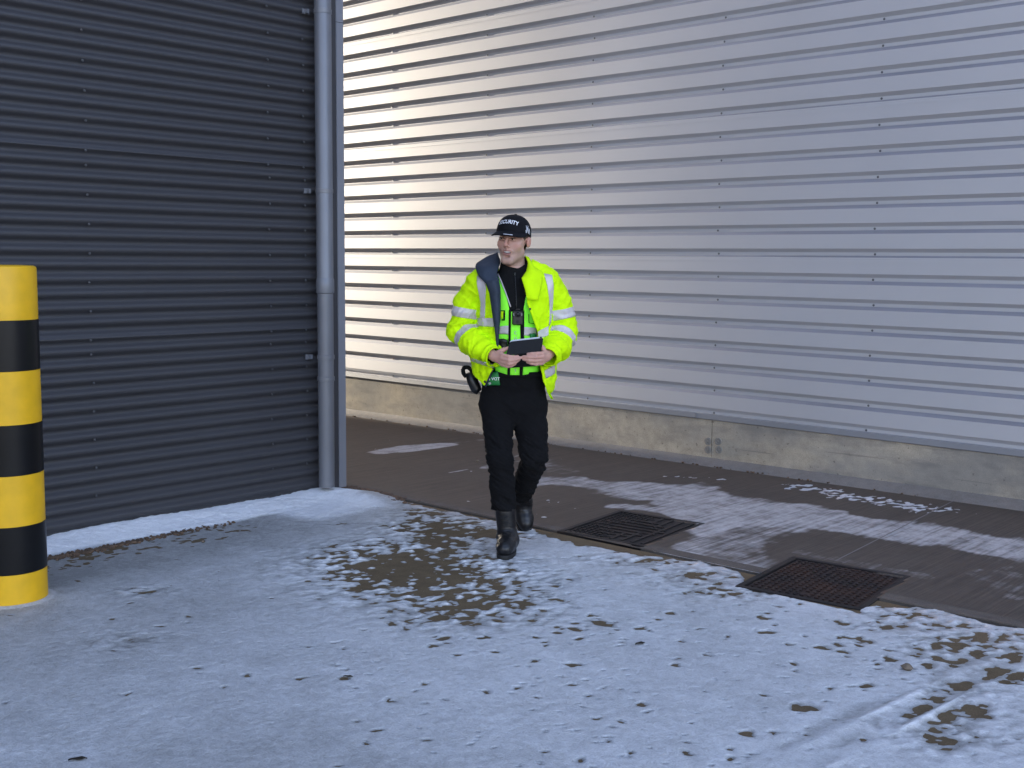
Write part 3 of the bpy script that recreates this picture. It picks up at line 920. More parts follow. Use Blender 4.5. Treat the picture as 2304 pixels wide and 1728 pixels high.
# ------------------------------------------------------------------ implicit-surface toolkit for the man and his clothes
class Vol:
    def __init__(self, lo, hi, h):
        self.lo = np.array(lo, float); self.h = h
        self.n = np.ceil((np.array(hi) - self.lo) / h).astype(int) + 1
        self.D = np.full(self.n, .2, np.float32)

    def _sub(self, lo, hi):
        a = np.clip(np.floor((np.array(lo) - self.lo) / self.h).astype(int), 0, self.n - 1)
        b = np.clip(np.ceil((np.array(hi) - self.lo) / self.h).astype(int) + 1, 1, self.n)
        if (b <= a).any(): return None
        ax = [(self.lo[i] + self.h * np.arange(a[i], b[i])).astype(np.float32) for i in range(3)]
        return tuple(slice(a[i], b[i]) for i in range(3)), ax[0][:, None, None], ax[1][None, :, None], ax[2][None, None, :]

    def _put(self, s, d, k, sub):
        A = self.D[s]
        if sub:
            d = -d
            if k > 0:
                h = np.maximum(k - np.abs(A - d), 0) / k; self.D[s] = np.maximum(A, d) + h * h * k * .25
            else: self.D[s] = np.maximum(A, d)
        else:
            if k > 0:
                h = np.maximum(k - np.abs(A - d), 0) / k; self.D[s] = np.minimum(A, d) - h * h * k * .25
            else: self.D[s] = np.minimum(A, d)

    def cap(self, p, q, r1, r2=None, k=.02, sub=False, squash=None):
        """tapered capsule"""
        p = np.array(p, float); q = np.array(q, float); r2 = r1 if r2 is None else r2
        m = max(r1, r2) + k + 3 * self.h
        g = self._sub(np.minimum(p, q) - m, np.maximum(p, q) + m)
        if g is None: return self
        s, x, y, z = g
        d = q - p; L = float(d @ d) + 1e-12
        t = np.clip(((x - p[0]) * d[0] + (y - p[1]) * d[1] + (z - p[2]) * d[2]) / L, 0, 1)
        e = np.sqrt((x - p[0] - t * d[0]) ** 2 + (y - p[1] - t * d[1]) ** 2 + (z - p[2] - t * d[2]) ** 2) - (r1 + (r2 - r1) * t)
        self._put(s, e, k, sub); return self

    def ell(self, c, r, k=.02, R=None, sub=False):
        c = np.array(c, float); r = np.array(r, float); m = r.max() + k + 3 * self.h
        g = self._sub(c - m, c + m)
        if g is None: return self
        s, x, y, z = g
        x = x - c[0]; y = y - c[1]; z = z - c[2]
        if R is not None:
            x, y, z = (R[0][0] * x + R[1][0] * y + R[2][0] * z, R[0][1] * x + R[1][1] * y + R[2][1] * z, R[0][2] * x + R[1][2] * y + R[2][2] * z)
        k0 = np.sqrt((x / r[0]) ** 2 + (y / r[1]) ** 2 + (z / r[2]) ** 2)
        k1 = np.sqrt((x / r[0] ** 2) ** 2 + (y / r[1] ** 2) ** 2 + (z / r[2] ** 2) ** 2)
        self._put(s, k0 * (k0 - 1) / np.maximum(k1, 1e-6), k, sub); return self

    def chain(self, pts, rs, k=.02):
        for i in range(len(pts) - 1): self.cap(pts[i], pts[i + 1], rs[i], rs[i + 1], k)
        return self

    def mesh(self):
        D = self.D; S = D < 0
        c0 = S[:-1, :-1, :-1]
        cnt = np.zeros(c0.shape, np.uint8)
        for dx in (0, 1):
            for dy in (0, 1):
                for dz in (0, 1):
                    cnt += S[dx:dx + c0.shape[0], dy:dy + c0.shape[1], dz:dz + c0.shape[2]]
        idx = np.argwhere((cnt > 0) & (cnt < 8))
        cor = np.array([(a, b, c) for a in (0, 1) for b in (0, 1) for c in (0, 1)])
        val = np.stack([D[tuple((idx + c).T)] for c in cor], 1)
        acc = np.zeros((len(idx), 3)); num = np.zeros(len(idx))
        for i in range(8):
            for j in range(i + 1, 8):
                if np.abs(cor[i] - cor[j]).sum() != 1: continue
                a = val[:, i]; b = val[:, j]; m = (a < 0) != (b < 0)
                t = a[m] / (a[m] - b[m])
                acc[m] += cor[i] + t[:, None] * (cor[j] - cor[i]); num[m] += 1
        V = (idx + acc / num[:, None]) * self.h + self.lo
        vid = np.full(c0.shape, -1, np.int32); vid[tuple(idx.T)] = np.arange(len(idx))
        F = []
        for ax in range(3):
            o1, o2 = [(1, 2), (2, 0), (0, 1)][ax]
            sl0 = [slice(1, -1)] * 3; sl1 = [slice(1, -1)] * 3
            sl0[ax] = slice(0, -1); sl1[ax] = slice(1, None)
            A = S[tuple(sl0)]; B = S[tuple(sl1)]
            off = np.array([1, 1, 1]); off[ax] = 0
            for sgn in (True, False):
                e = np.argwhere((A != B) & (A == sgn)) + off
                if len(e) == 0: continue
                u1 = np.eye(3, dtype=int)[o1]; u2 = np.eye(3, dtype=int)[o2]
                q = np.stack([vid[tuple((e - u1 - u2).T)], vid[tuple((e - u2).T)], vid[tuple(e.T)], vid[tuple((e - u1).T)]], 1)
                F.append(q if sgn else q[:, ::-1])
        return V, np.concatenate(F)


def vnormals(V, F):
    n = np.cross(V[F[:, 2]] - V[F[:, 0]], V[F[:, 3]] - V[F[:, 1]])
    N = np.zeros_like(V)
    for i in range(4): np.add.at(N, F[:, i], n)
    return N / (np.linalg.norm(N, axis=1, keepdims=True) + 1e-12)


def compact(V, F):
    used = np.zeros(len(V), bool); used[F.ravel()] = True
    return V[used], (np.cumsum(used) - 1)[F], used


def smooth_border(V, F, it=8):
    E = np.concatenate([F[:, [0, 1]], F[:, [1, 2]], F[:, [2, 3]], F[:, [3, 0]]]); E = np.sort(E, 1)
    u, c = np.unique(E[:, 0].astype(np.int64) * len(V) + E[:, 1], return_counts=True)
    b = u[c == 1]; e0 = b // len(V); e1 = b % len(V)
    V = V.copy()
    for _ in range(it):
        S = np.zeros_like(V); n = np.zeros(len(V))
        np.add.at(S, e0, V[e1]); np.add.at(S, e1, V[e0]); np.add.at(n, e0, 1); np.add.at(n, e1, 1)
        m = n == 2
        V[m] = .5 * V[m] + .5 * S[m] / n[m][:, None]
    return V


# ------------------------------------------------------------------ the man: local frame looks along the view, +x to the right of the photo, -y towards the camera
PX, PY = gp(1138, 1262)
PZ = gz(PX)
_pl = math.hypot(PX, PY)
NV = Vector((PX / _pl, PY / _pl, 0)); XR = Vector((NV.y, -NV.x, 0))
PANG = math.atan2(XR.y, XR.x)
P0 = Vector((PX, PY, PZ))
CL = Vector(((CAM - P0).dot(XR), (CAM - P0).dot(NV), CAM.z - PZ))     # camera in the local frame


def ldir(px, py):
    d = ray(px, py)
    return Vector((d.dot(XR), d.dot(NV), d.z))


def L(px, py, y):
    d = ldir(px, py)
    t = (y - CL.y) / d.y
    return CL + d * t


def C1(x, y, d): return L(980 + x / 3.606, 460 + y / 3.606, d)
def C2(x, y, d): return L(1040 + x / 9.215, 460 + y / 9.215, d)
def C3(x, y, d): return L(1000 + x / 3.772, 860 + y / 3.772, d)
def C4(x, y, d): return L(1050 + x / 5.927, 600 + y / 5.927, d)
def S1(x, y): return (980 + x / 3.606, 460 + y / 3.606)
def S4(x, y): return (1050 + x / 5.927, 600 + y / 5.927)


YT = .30
man = thing('person', 'man in yellow high visibility jacket and black cap walking over snow with a tablet', 'person', tuple(P0), PANG)

# head frame
HC = C2(1062, 772, YT - .02)
HR = Matrix.Rotation(math.radians(-21), 3, 'Z') @ Matrix.Rotation(math.radians(3.0), 3, 'Y')
HRn = np.array(HR)


def hp(x, y, z): return np.array(HC) + HRn @ np.array((x, y, z))


# ---- body
def fab(name, col, rough=.85, **k): return mat(name, col, rough, spec=.25, **k)


M['hivis'] = fab('fluorescent_yellow_cloth', (0.64, 1.00, 0.0), .85, var=.05, vscale=25, bump=.8, bscale=34)
M['lime'] = fab('fluorescent_lime_mesh', (0.34, 1.25, 0.06), .75, var=.05, vscale=30, bump=.3, bscale=60)
M['tape'] = mat('silver_reflective_tape', (0.60, 0.55, 0.54), .45, .1, var=.06, vscale=30, bump=.2, bscale=40)
M['navy'] = fab('navy_quilted_lining', (0.030, 0.040, 0.058), .6, var=.15, vscale=14, bump=.7, bscale=18)
M['fleece'] = fab('black_fleece', (0.0055, 0.0055, 0.006), .95, var=.2, vscale=40, bump=.3, bscale=180)
M['trouser'] = fab('black_trouser_cloth', (0.0042, 0.0041, 0.0048), .95, var=.15, vscale=30, bump=.3, bscale=120)
M['boot'] = mat('black_boot_leather', (0.008, 0.008, 0.009), .38, var=.2, vscale=20, bump=.3, bscale=60)
M['sole'] = mat('black_rubber', (0.010, 0.010, 0.010), .7)
M['lace'] = mat('black_lace', (0.012, 0.012, 0.013), .8)
M['cap'] = fab('black_cap_twill', (0.005, 0.005, 0.0065), .85, bump=.2, bscale=250)
M['white'] = fab('white_embroidery', (0.80, 0.80, 0.82), .7)
M['plastic'] = mat('black_plastic', (0.008, 0.008, 0.009), .35)
M['lens'] = mat('camera_lens_glass', (0.004, 0.004, 0.006), .08)
M['cover'] = mat('black_tablet_cover', (0.0035, 0.0034, 0.004), .8, bump=.2, bscale=200)
M['screen_edge'] = mat('tablet_pale_edge', (0.50, 0.52, 0.54), .35)
M['greenbag'] = mat('green_pouch_cloth', (0.012, 0.20, 0.040), .5, var=.15, vscale=30, bump=.3, bscale=30)
M['letter_grey'] = mat('grey_letter_print', (0.42, 0.42, 0.40), .6)
M['teeth'] = mat('teeth', (0.72, 0.68, 0.62), .35)
M['mouth'] = mat('mouth_inside', (0.06, 0.015, 0.012), .6)
M['eye'] = mat('eye_white', (0.62, 0.58, 0.55), .2)
M['iris'] = mat('dark_iris', (0.018, 0.012, 0.008), .15)
M['hair'] = fab('short_brown_hair', (0.085, 0.058, 0.038), .7, var=.35, vscale=220, bump=.6, bscale=400)
M['metal'] = mat('dull_metal_stud', (0.06, 0.06, 0.055), .35, .8)

m = bpy.data.materials.new('skin'); m.use_nodes = True
b_ = m.node_tree.nodes['Principled BSDF']
a_ = m.node_tree.nodes.new('ShaderNodeAttribute'); a_.attribute_name = 'skin'
m.node_tree.links.new(a_.outputs['Color'], b_.inputs['Base Color'])
b_.inputs['Roughness'].default_value = .5; b_.inputs['Specular IOR Level'].default_value = .35
b_.inputs['Subsurface Weight'].default_value = .08; b_.inputs['Subsurface Radius'].default_value = (.012, .005, .003)
b_.inputs['Subsurface Scale'].default_value = .4
M['skin'] = m

# limb key points
SHL, SHR = C1(362, 668, YT), C1(903, 660, YT)
EL, ER = C1(222, 1012, YT + .015), C1(1046, 1020, YT + .015)
FL_, FR_ = C1(330, 1135, YT - .09), C1(972, 1150, YT - .09)
WL, WR = C4(372, 1196, YT - .215), C4(1062, 1196, YT - .215)
HIPL, HIPR = C3(432, 150, YT), C3(728, 150, YT + .02)
KNL, KNR = C3(468, 640, YT - .10), C3(757, 640, YT - .04)
ANL, ANR = C3(530, 1330, .215), C3(655, 985, .73)
YH = YT - .26       # depth of the hands and the tablet


def hand(V, w, knu, fingers, thumb, k=.006):
    """palm from wrist to knuckles, four fingers as bent chains, a thumb off the side"""
    w = np.array(w)
    for kk in knu:
        V.cap(w, kk, .0195, .0115, .012)
    for pts, r in fingers:
        V.chain([np.array(p) for p in pts], r, .0035)
    V.chain([np.array(p) for p in thumb[0]], thumb[1], .008)


B = Vol((-.40, -.12, -.02), (.42, .98, 1.86), .0033)
# torso
B.ell(C1(637, 1400, YT), (.150, .10, .12), .05); B.ell(C1(642, 1130, YT), (.125, .085, .15), .06)
B.ell(C1(645, 800, YT), (.150, .10, .19), .06); B.cap(C1(430, 665, YT), C1(850, 660, YT), .05, .05, .05)
# neck and head
B.cap(hp(0, .022, -.09), C1(640, 640, YT), .056, .066, .03)
hd = lambda x, y, z, r, k=.02, sub=False: B.ell(hp(x, y, z), r if isinstance(r, tuple) else (r, r, r), k, HR, sub)
hc = lambda p, q, r1, r2, k=.01, sub=False: B.cap(hp(*p), hp(*q), r1, r2, k, sub)
hd(0, .015, .045, (.074, .094, .084), .03)
hd(0, -.026, -.026, (.0585, .064, .082), .03)
hc((-.012, -.074, -.099), (.012, -.074, -.099), .0160, .0160, .026)
for s in (-1, 1):
    hc((s * .050, -.006, -.056), (s * .016, -.068, -.098), .013, .0125, .03)
    hd(s * .045, -.055, -.014, (.018, .021, .020), .032)
    hc((s * .010, -.090, .036), (s * .044, -.074, .036), .0085, .007, .012)
    hd(s * .0305, -.094, .015, (.0185, .013, .0105), .008, True)
    hd(s * .0305, -.0815, .0145, .0128, .004)
    hc((s * .014, -.0945, .0205), (s * .046, -.0815, .0185), .0042, .0036, .004)
    hc((s * .014, -.0925, .0065), (s * .045, -.081, .0075), .0036, .0032, .004)
    hd(s * .0118, -.0985, -.0235, (.0078, .0095, .007), .006)
    hd(s * .007, -.1055, -.0305, (.0034, .0042, .003), .003, True)
    # ear
    hd(s * .0765, .016, .000, (.007, .0175, .0285), .006)
    hd(s * .0835, .020, .003, (.0050, .0150, .0250), .006)
    hd(s * .0885, .014, .001, (.0055, .0085, .0140), .004, True)
    hc((s * .0175, -.094, -.026), (s * .030, -.0885, -.050), .0016, .0016, .006, True)
hc((0, -.0925, .028), (0, -.1145, -.0145), .0064, .0088, .012)
hd(0, -.1150, -.0185, (.0088, .0088, .0078), .008)
hc((0, -.094, -.034), (0, -.0905, -.043), .004, .004, .012)
# lips round an open smile
for x0, x1 in ((-.026, -.013), (-.013, 0), (0, .013), (.013, .026)):
    yy = lambda x: -.0880 + 13 * x * x
    hc((x0, yy(x0) - .001, -.0490 + 5 * x0 * x0), (x1, yy(x1) - .001, -.0490 + 5 * x1 * x1), .0036, .0036, .006)
    hc((x0, yy(x0) + .001, -.0675 + 22 * x0 * x0), (x1, yy(x1) + .001, -.0675 + 22 * x1 * x1), .0040, .0040, .008)
hd(0, -.088, -.0560, (.0250, .017, .0056), .003, True)
hd(0, -.082, -.079, (.014, .010, .004), .010, True)
# arms
B.chain([SHL, EL, FL_, WL], [.050, .040, .038, .026], .02); B.chain([SHR, ER, FR_, WR], [.050, .040, .038, .026], .02)
# hands: fingers close on the lower edge of the tablet, thumbs behind it
D1 = YH - .020
hand(B, WL, [C4(462, 1160, YH + .010), C4(478, 1210, YH - .004), C4(482, 1262, YH + .000), C4(478, 1305, YH + .012)],
     [([C4(470, 1180, YH - .002), C4(560, 1200, D1 - .003), C4(630, 1206, D1), C4(682, 1197, D1 + .004)], [.0112, .0098, .0086, .0074]),
      ([C4(474, 1226, YH - .004), C4(565, 1252, D1 - .010), C4(650, 1240, D1 - .008), C4(724, 1213, D1 + .002)], [.0112, .0102, .0090, .0076]),
      ([C4(474, 1270, YH + .000), C4(560, 1296, D1 - .008), C4(640, 1280, D1 - .004), C4(700, 1243, D1 + .006)], [.0108, .0096, .0086, .0070]),
      ([C4(468, 1305, YH + .008), C4(540, 1330, D1 + .004), C4(600, 1322, D1 + .006), C4(648, 1297, D1 + .012)], [.0098, .0086, .0076, .0064])],
     ([C4(420, 1150, YH + .030), C4(490, 1112, YH + .036), C4(560, 1085, YH + .030)], [.0145, .0115, .009]))
hand(B, WR, [C4(1020, 1150, YH + .008), C4(1012, 1196, YH - .004), C4(1006, 1244, YH + .000), C4(1004, 1286, YH + .010)],
     [([C4(1010, 1158, YH - .002), C4(940, 1160, D1 - .006), C4(870, 1162, D1 - .002), C4(815, 1166, D1 + .003)], [.0112, .0100, .0088, .0074]),
      ([C4(1010, 1200, YH - .004), C4(920, 1206, D1 - .012), C4(830, 1206, D1 - .008), C4(755, 1201, D1 + .002)], [.0112, .0102, .0090, .0076]),
      ([C4(1006, 1246, YH + .000), C4(920, 1256, D1 - .008), C4(830, 1250, D1 - .006), C4(756, 1237, D1 + .004)], [.0108, .0096, .0086, .0070]),
      ([C4(1000, 1286, YH + .008), C4(930, 1300, D1 + .000), C4(865, 1292, D1 + .002), C4(806, 1272, D1 + .008)], [.0098, .0086, .0076, .0064])],
     ([C4(1040, 1140, YH + .030), C4(1015, 1085, YH + .034), C4(985, 1050, YH + .028)], [.0145, .0115, .009]))
# legs and feet, inside trousers and boots
B.chain([HIPL, KNL, ANL, C3(525, 1470, .06)], [.070, .046, .034, .026], .03)
B.chain([HIPR, KNR, ANR, C3(690, 1205, .66)], [.070, .046, .034, .026], .03)
V, F = B.mesh(); BODY_D = B
# colour of the skin
Lh = (V - np.array(HC)) @ HRn
base = np.array((0.58, 0.345, 0.262)); red = np.array((0.56, 0.245, 0.19)); lip = np.array((0.40, 0.165, 0.145)); dark = np.array((0.10, 0.066, 0.046)); stub = np.array((0.32, 0.215, 0.165))
col = np.tile(base, (len(V), 1))


def blend(w, c):
    global col
    col = col * (1 - w[:, None]) + c * w[:, None]


g = lambda x, y, z, r: np.exp(-(((Lh[:, 0] - x) / r[0]) ** 2 + ((Lh[:, 1] - y) / r[1]) ** 2 + ((Lh[:, 2] - z) / r[2]) ** 2))
blend(.8 * g(0, -.108, -.016, (.014, .03, .022)), red)
for s in (-1, 1):
    blend(.55 * g(s * .045, -.07, -.02, (.02, .03, .02)), red)
    blend(.75 * g(s * .082, .015, .0, (.016, .03, .035)), red)
    blend(.5 * g(s * .031, -.088, .004, (.016, .02, .006)), np.array((.30, .16, .13)))
    fr_ = np.clip(1.6 * np.exp(-((Lh[:, 2] - (.0335 - 4.0 * (np.abs(Lh[:, 0]) - .030) ** 2)) / .0042) ** 2), 0, 1) * (Lh[:, 1] < -.06) * (np.sign(Lh[:, 0]) == s) * sstep(.010, .014, np.abs(Lh[:, 0])) * sstep(.052, .044, np.abs(Lh[:, 0]))
    blend(.85 * fr_, dark)
    # lash line
    blend(.7 * (np.abs(Lh[:, 2] - .0168) < .0026) * (np.abs(np.abs(Lh[:, 0]) - .030) < .015) * (Lh[:, 1] < -.07), dark)
jaw = sstep(-.030, -.060, Lh[:, 2]) * sstep(.035, -.01, Lh[:, 1]) * (Lh[:, 2] > -.125) * (Lh[:, 1] > -.2)
blend(.70 * jaw * (.7 + .6 * (vnoise(Lh[:, 0] * 400, Lh[:, 1] * 400, Lh[:, 2] * 400, 5) - .5)), stub)
blend(.12 * g(0, -.098, -.041, (.022, .02, .006)), stub)
blend(.85 * np.clip(1.3 * np.exp(-((Lh[:, 2] - (-.0665 + 14 * Lh[:, 0] ** 2)) / .0046) ** 2), 0, 1) * (np.abs(Lh[:, 0]) < .022) * (Lh[:, 1] < -.070), lip)
blend(.75 * np.clip(1.3 * np.exp(-((Lh[:, 2] - (-.0485 + 4 * Lh[:, 0] ** 2)) / .0034) ** 2), 0, 1) * (np.abs(Lh[:, 0]) < .023) * (Lh[:, 1] < -.072), lip)
blend(1.0 * g(0, -.074, -.0565, (.022, .007, .005)), np.array((.05, .012, .01)))
handm = (V[:, 1] < YT - .20) & (V[:, 2] < 1.3) & (V[:, 2] > .8)
hz = vnoise(V[:, 0] * 60, V[:, 1] * 60, V[:, 2] * 60, 9)
blend(handm * (.25 + .5 * hz) * .6, red)
me = new_mesh('body', V, F, True)
at = me.attributes.new('skin', 'FLOAT_COLOR', 'POINT')
at.data.foreach_set('color', np.concatenate([col, np.ones((len(V), 1))], 1).astype(np.float32).ravel())
body = link('body', me, M['skin'], man)

for s in (-1, 1):
    mb = MB(); c = hp(s * .0305, -.0822, .0140)
    mb.lathe([(.0002, -.0118), (.006, -.0102), (.0102, -.006), (.0118, 0), (.0102, .006), (.006, .0102), (.0002, .0118)], 14, tuple(c))
    ey = mb.build('eye', M['eye'], man, True)
    look = HRn @ np.array((-.30, -1, -.02)); look /= np.linalg.norm(look)
    mb = MB(); ci = c + look * .0082
    R_ = Vector(look).to_track_quat('Z', 'Y').to_matrix()
    mb.lathe([(.0064, 0), (.0058, .0026), (.003, .0042), (.0002, .0046)], 14)
    mb.v = [tuple(Vector(ci) + R_ @ Vector(v)) for v in mb.v]
    mb.build('iris', M['iris'], ey, True)
# teeth
vs = []
n = 13
for i in range(n):
    x = -.0175 + .035 * i / (n - 1)
    y = -.0870 + 13 * x * x
    for z in (-.0490, -.0535, -.0582 + 10 * x * x):
        vs.append(tuple(hp(x, y + (.0004 if i % 2 else 0), z)))
o = link('teeth', new_mesh('teeth', vs, grid_faces(3, n), True), M['teeth'], man)
o.modifiers.new('thickness', 'SOLIDIFY').thickness = .002
# hair: clipped sides and back below the cap
Hv = Vol(np.array(HC) - .16, np.array(HC) + .16, .004)
Hv.ell(hp(0, .017, .045), (.0785, .0965, .086), .02, HR); Hv.cap(hp(0, .05, -.02), hp(0, .055, -.045), .052, .045, .03)
V, F = Hv.mesh(); q = (V - np.array(HC)) @ HRn
front = np.where(q[:, 2] > .0, -.034, .012 + .0 * q[:, 0])
keepv = (q[:, 1] > front + .004 * np.sin(q[:, 2] * 300)) & (q[:, 2] > -.052 + .0) & ~((np.abs(q[:, 1] - .016) < .024) & (q[:, 2] < .018) & (q[:, 2] > -.04))
F = F[keepv[F].all(1)]; V, F, _ = compact(V, F); V = smooth_border(V, F, 4)
link('hair', new_mesh('hair', V, F, True), M['hair'], man)

# ---- trousers
T = Vol((-.24, -.06, .10), (.24, .92, 1.02), .0045)
T.ell(C1(637, 1410, YT), (.172, .118, .10), .03)
T.ell(C3(583, 170, YT + .005), (.165, .112, .11), .03); T.ell(C3(585, 300, YT), (.05, .075, .055), .04)
T.cap(C3(440, 190, YT), C3(450, 60, YT), .086, .082, .02); T.cap(C3(735, 190, YT), C3(722, 60, YT), .084, .080, .02)
T.chain([C3(436, 190, YT), C3(458, 400, YT - .05), C3(470, 640, YT - .10), C3(488, 850, YT - .085), C3(505, 1050, .225)], [.088, .0715, .0600, .0595, .0600], .02)
T.chain([C3(735, 200, YT + .01), C3(738, 400, YT - .01), C3(758, 630, YT - .04)], [.084, .0800, .0640], .02)
T.chain([C3(758, 630, YT - .04), C3(745, 720, YT + .04), C3(690, 840, YT + .16), C3(660, 925, .60)], [.0640, .062, .0600, .054], .02)
V, F = T.mesh()
N = vnormals(V, F)
t1 = np.abs(fbm(V[:, 0] * 9, V[:, 1] * 6, V[:, 2] * 26 + V[:, 0] * 18, 201) - .5)
t2 = np.abs(fbm(V[:, 0] * 16, V[:, 1] * 10, V[:, 2] * 14 - V[:, 0] * 20, 207) - .5)
kz = np.exp(-((V[:, 2] - PZ * 0 - .50) / .14) ** 2) + np.exp(-((V[:, 2] - .20) / .10) ** 2) * 1.2 + .35
V = V + N * ((.017 * (.45 - t1 * 2.4) + .008 * (.45 - t2 * 2)) * kz)[:, None]
keep_f = (V[F][:, :, 2].mean(1) < C1(640, 1335, YT).z) & ~((V[F][:, :, 1].mean(1) < .40) & (V[F][:, :, 0].mean(1) < .05) & (V[F][:, :, 2].mean(1) < C3(505, 1085, .2).z))
F = F[keep_f]; V, F, _ = compact(V, F); V = smooth_border(V, F, 6)
tro = link('trousers', new_mesh('trousers', V, F, True), M['trouser'], man)
mb = MB(); ring = []
bz0, bz1 = C1(640, 1405, YT - .12).z, C1(640, 1362, YT - .12).z
vs = []
for z in (bz0, bz1):
    for i in range(48):
        a = 2 * math.pi * i / 48
        vs.append((C1(637, 1400, YT).x + .176 * math.cos(a), YT + .124 * math.sin(a), z))
mb.add(vs, [(i, (i + 1) % 48, 48 + (i + 1) % 48, 48 + i) for i in range(48)])
bel = mb.build('belt', M['fleece'], tro, True); bel.modifiers.new('thickness', 'SOLIDIFY').thickness = .004


# ---- boots
def boot(shaft, ankle, heel, toe, zsole, pitch, side):
    Bt = Vol(np.min([shaft, ankle, heel, toe], 0) - .10, np.max([shaft, ankle, heel, toe], 0) + .10, .004)
    sh, an, he, to = map(np.array, (shaft, ankle, heel, toe))
    Bt.chain([sh, an], [.0530, .0480], .01)
    Bt.cap(an, he, .047, .042, .03)
    ball = he + (to - he) * .72
    Bt.cap(he, ball, .040, .044, .03); Bt.cap(ball, to, .044, .041, .02)
    Bt.cap(an + (to - an) * .1, ball + np.array((0, 0, .012)), .044, .038, .03)
    V, F = Bt.mesh(); N = vnormals(V, F)
    w = np.exp(-((V[:, 2] - an[2]) / .06) ** 2)
    V = V + N * (.006 * (w + .2) * (.5 - 2 * np.abs(fbm(V[:, 0] * 14, V[:, 1] * 14, V[:, 2] * 40, 301) - .5)))[:, None]
    # flatten at the sole plane
    dirf = (to - he); dirf /= np.linalg.norm(dirf)
    side_ = np.cross(dirf, (0, 0, 1)); side_ /= np.linalg.norm(side_); up = np.cross(side_, dirf)
    hgt = (V - he) @ up
    V = V - up[None, :] * np.minimum(hgt + .030, 0)[:, None]
    o = link('boot', new_mesh('boot', V, F, True), M['boot'], man)
    # sole: outline of the foot, 22 mm thick, with a heel step
    ln = np.linalg.norm(to - he)
    out = []
    n = 40
    for i in range(n):
        a = 2 * math.pi * i / n
        u = math.cos(a); v = math.sin(a)
        xx = (ln + .088) * .5 * math.copysign(abs(u) ** .8, u) + ln * .5
        wid = .046 + .007 * max(0, math.cos((xx / ln - .75) * 2.2)) - .004
        out.append(he + dirf * xx + side_ * wid * math.copysign(abs(v) ** .7, v))
    vs = []
    for dz, e in ((-.052, .96), (-.048, 1.0), (-.032, 1.02), (-.026, 1.0)):
        c = np.mean(out, 0)
        for p in out: vs.append(tuple(c + (p - c) * e + up * dz))
    mb = MB(); fs = [(k * n + i, k * n + (i + 1) % n, k * n + n + (i + 1) % n, k * n + n + i) for k in range(3) for i in range(n)]
    fs += [tuple(range(n - 1, -1, -1)), tuple(range(3 * n, 4 * n))]
    mb.add(vs, fs); sl = mb.build('sole', M['sole'], o); autosmooth(sl, 35)
    # laces up the front
    bvh = BVHTree.FromPolygons([tuple(v) for v in V], [tuple(f) for f in F])
    mb = MB(); fwd = np.array((dirf[0], dirf[1], 0)); fwd /= np.linalg.norm(fwd)
    for k in range(7):
        t = k / 6
        c = (an + (ball - an) * .45 + up * .02) * (1 - t) + (sh + (an - sh) * .15) * t
        pts = []
        for u in np.linspace(-.024, .024, 7):
            org = Vector(c + side_ * u + (fwd * .8 + np.array((0, 0, .6 * (1 - t)))) * .15)
            h_ = bvh.ray_cast(org, Vector(-(fwd * .8 + np.array((0, 0, .6 * (1 - t))))).normalized())
            if h_[0] is not None: pts.append(h_[0] + h_[1] * .002 + Vector((0, 0, .003 * (1 if (k % 2) else -1) * u / .024)))
        if len(pts) > 2: mb.tube(pts, .0026, 6)
    if mb.v: mb.build('lace', M['lace'], o, True, kind='stuff')
    return o


gz_f = 0.0
boot(C3(515, 1090, .215), C3(535, 1320, .215), np.array((C3(548, 1470, .20).x, .205, .052)), np.array((C3(512, 1500, .02).x, .045, .052)), 0, 0, -1)
rt = L(1183, 1193, .70)
boot(C3(655, 905, .60), np.array(C3(662, 1010, .70)), np.array(C3(662, 1055, .735)), np.array(C3(690, 1200, .655)), 0, 0, 1)

# ---- fleece with stand collar, hidden under the vest and the jacket
Fl = Vol((-.24, .08, .80), (.24, .50, 1.62), .005)
Fl.ell(C1(637, 1330, YT), (.158, .112, .12), .05); Fl.ell(C1(642, 1130, YT), (.142, .108, .16), .06)
Fl.ell(C1(645, 830, YT), (.165, .122, .20), .06); Fl.cap(C1(420, 672, YT), C1(865, 668, YT), .058, .058, .05)
Fl.cap(C1(635, 500, YT - .005), C1(640, 640, YT), .0705, .084, .03)
V, F = Fl.mesh()
# collar edge follows the jaw: higher at the back
ztop = np.where(V[:, 1] > YT, C1(640, 450, YT).z, np.interp(V[:, 0], [C1(x_, 500, YT).x for x_ in (520, 570, 666, 730)], [C1(640, y_, YT).z for y_ in (446, 500, 522, 484)]))
N = vnormals(V, F)
V = V + N * (.006 * (.5 - 2 * np.abs(fbm(V[:, 0] * 10, V[:, 1] * 10, V[:, 2] * 22 + V[:, 0] * 14, 401) - .5)))[:, None]
F = F[(V[F][:, :, 2].mean(1) < ztop[F].mean(1) + .002) & (V[F][:, :, 2].mean(1) > C1(640, 1360, YT).z)]; V, F, _ = compact(V, F); V = smooth_border(V, F, 8)
fle = link('fleece', new_mesh('fleece', V, F, True), M['fleece'], man)
md = fle.modifiers.new('thickness', 'SOLIDIFY'); md.thickness = .004; md.offset = -1
BVF = BVHTree.FromPolygons([tuple(v) for v in V], [tuple(f) for f in F])

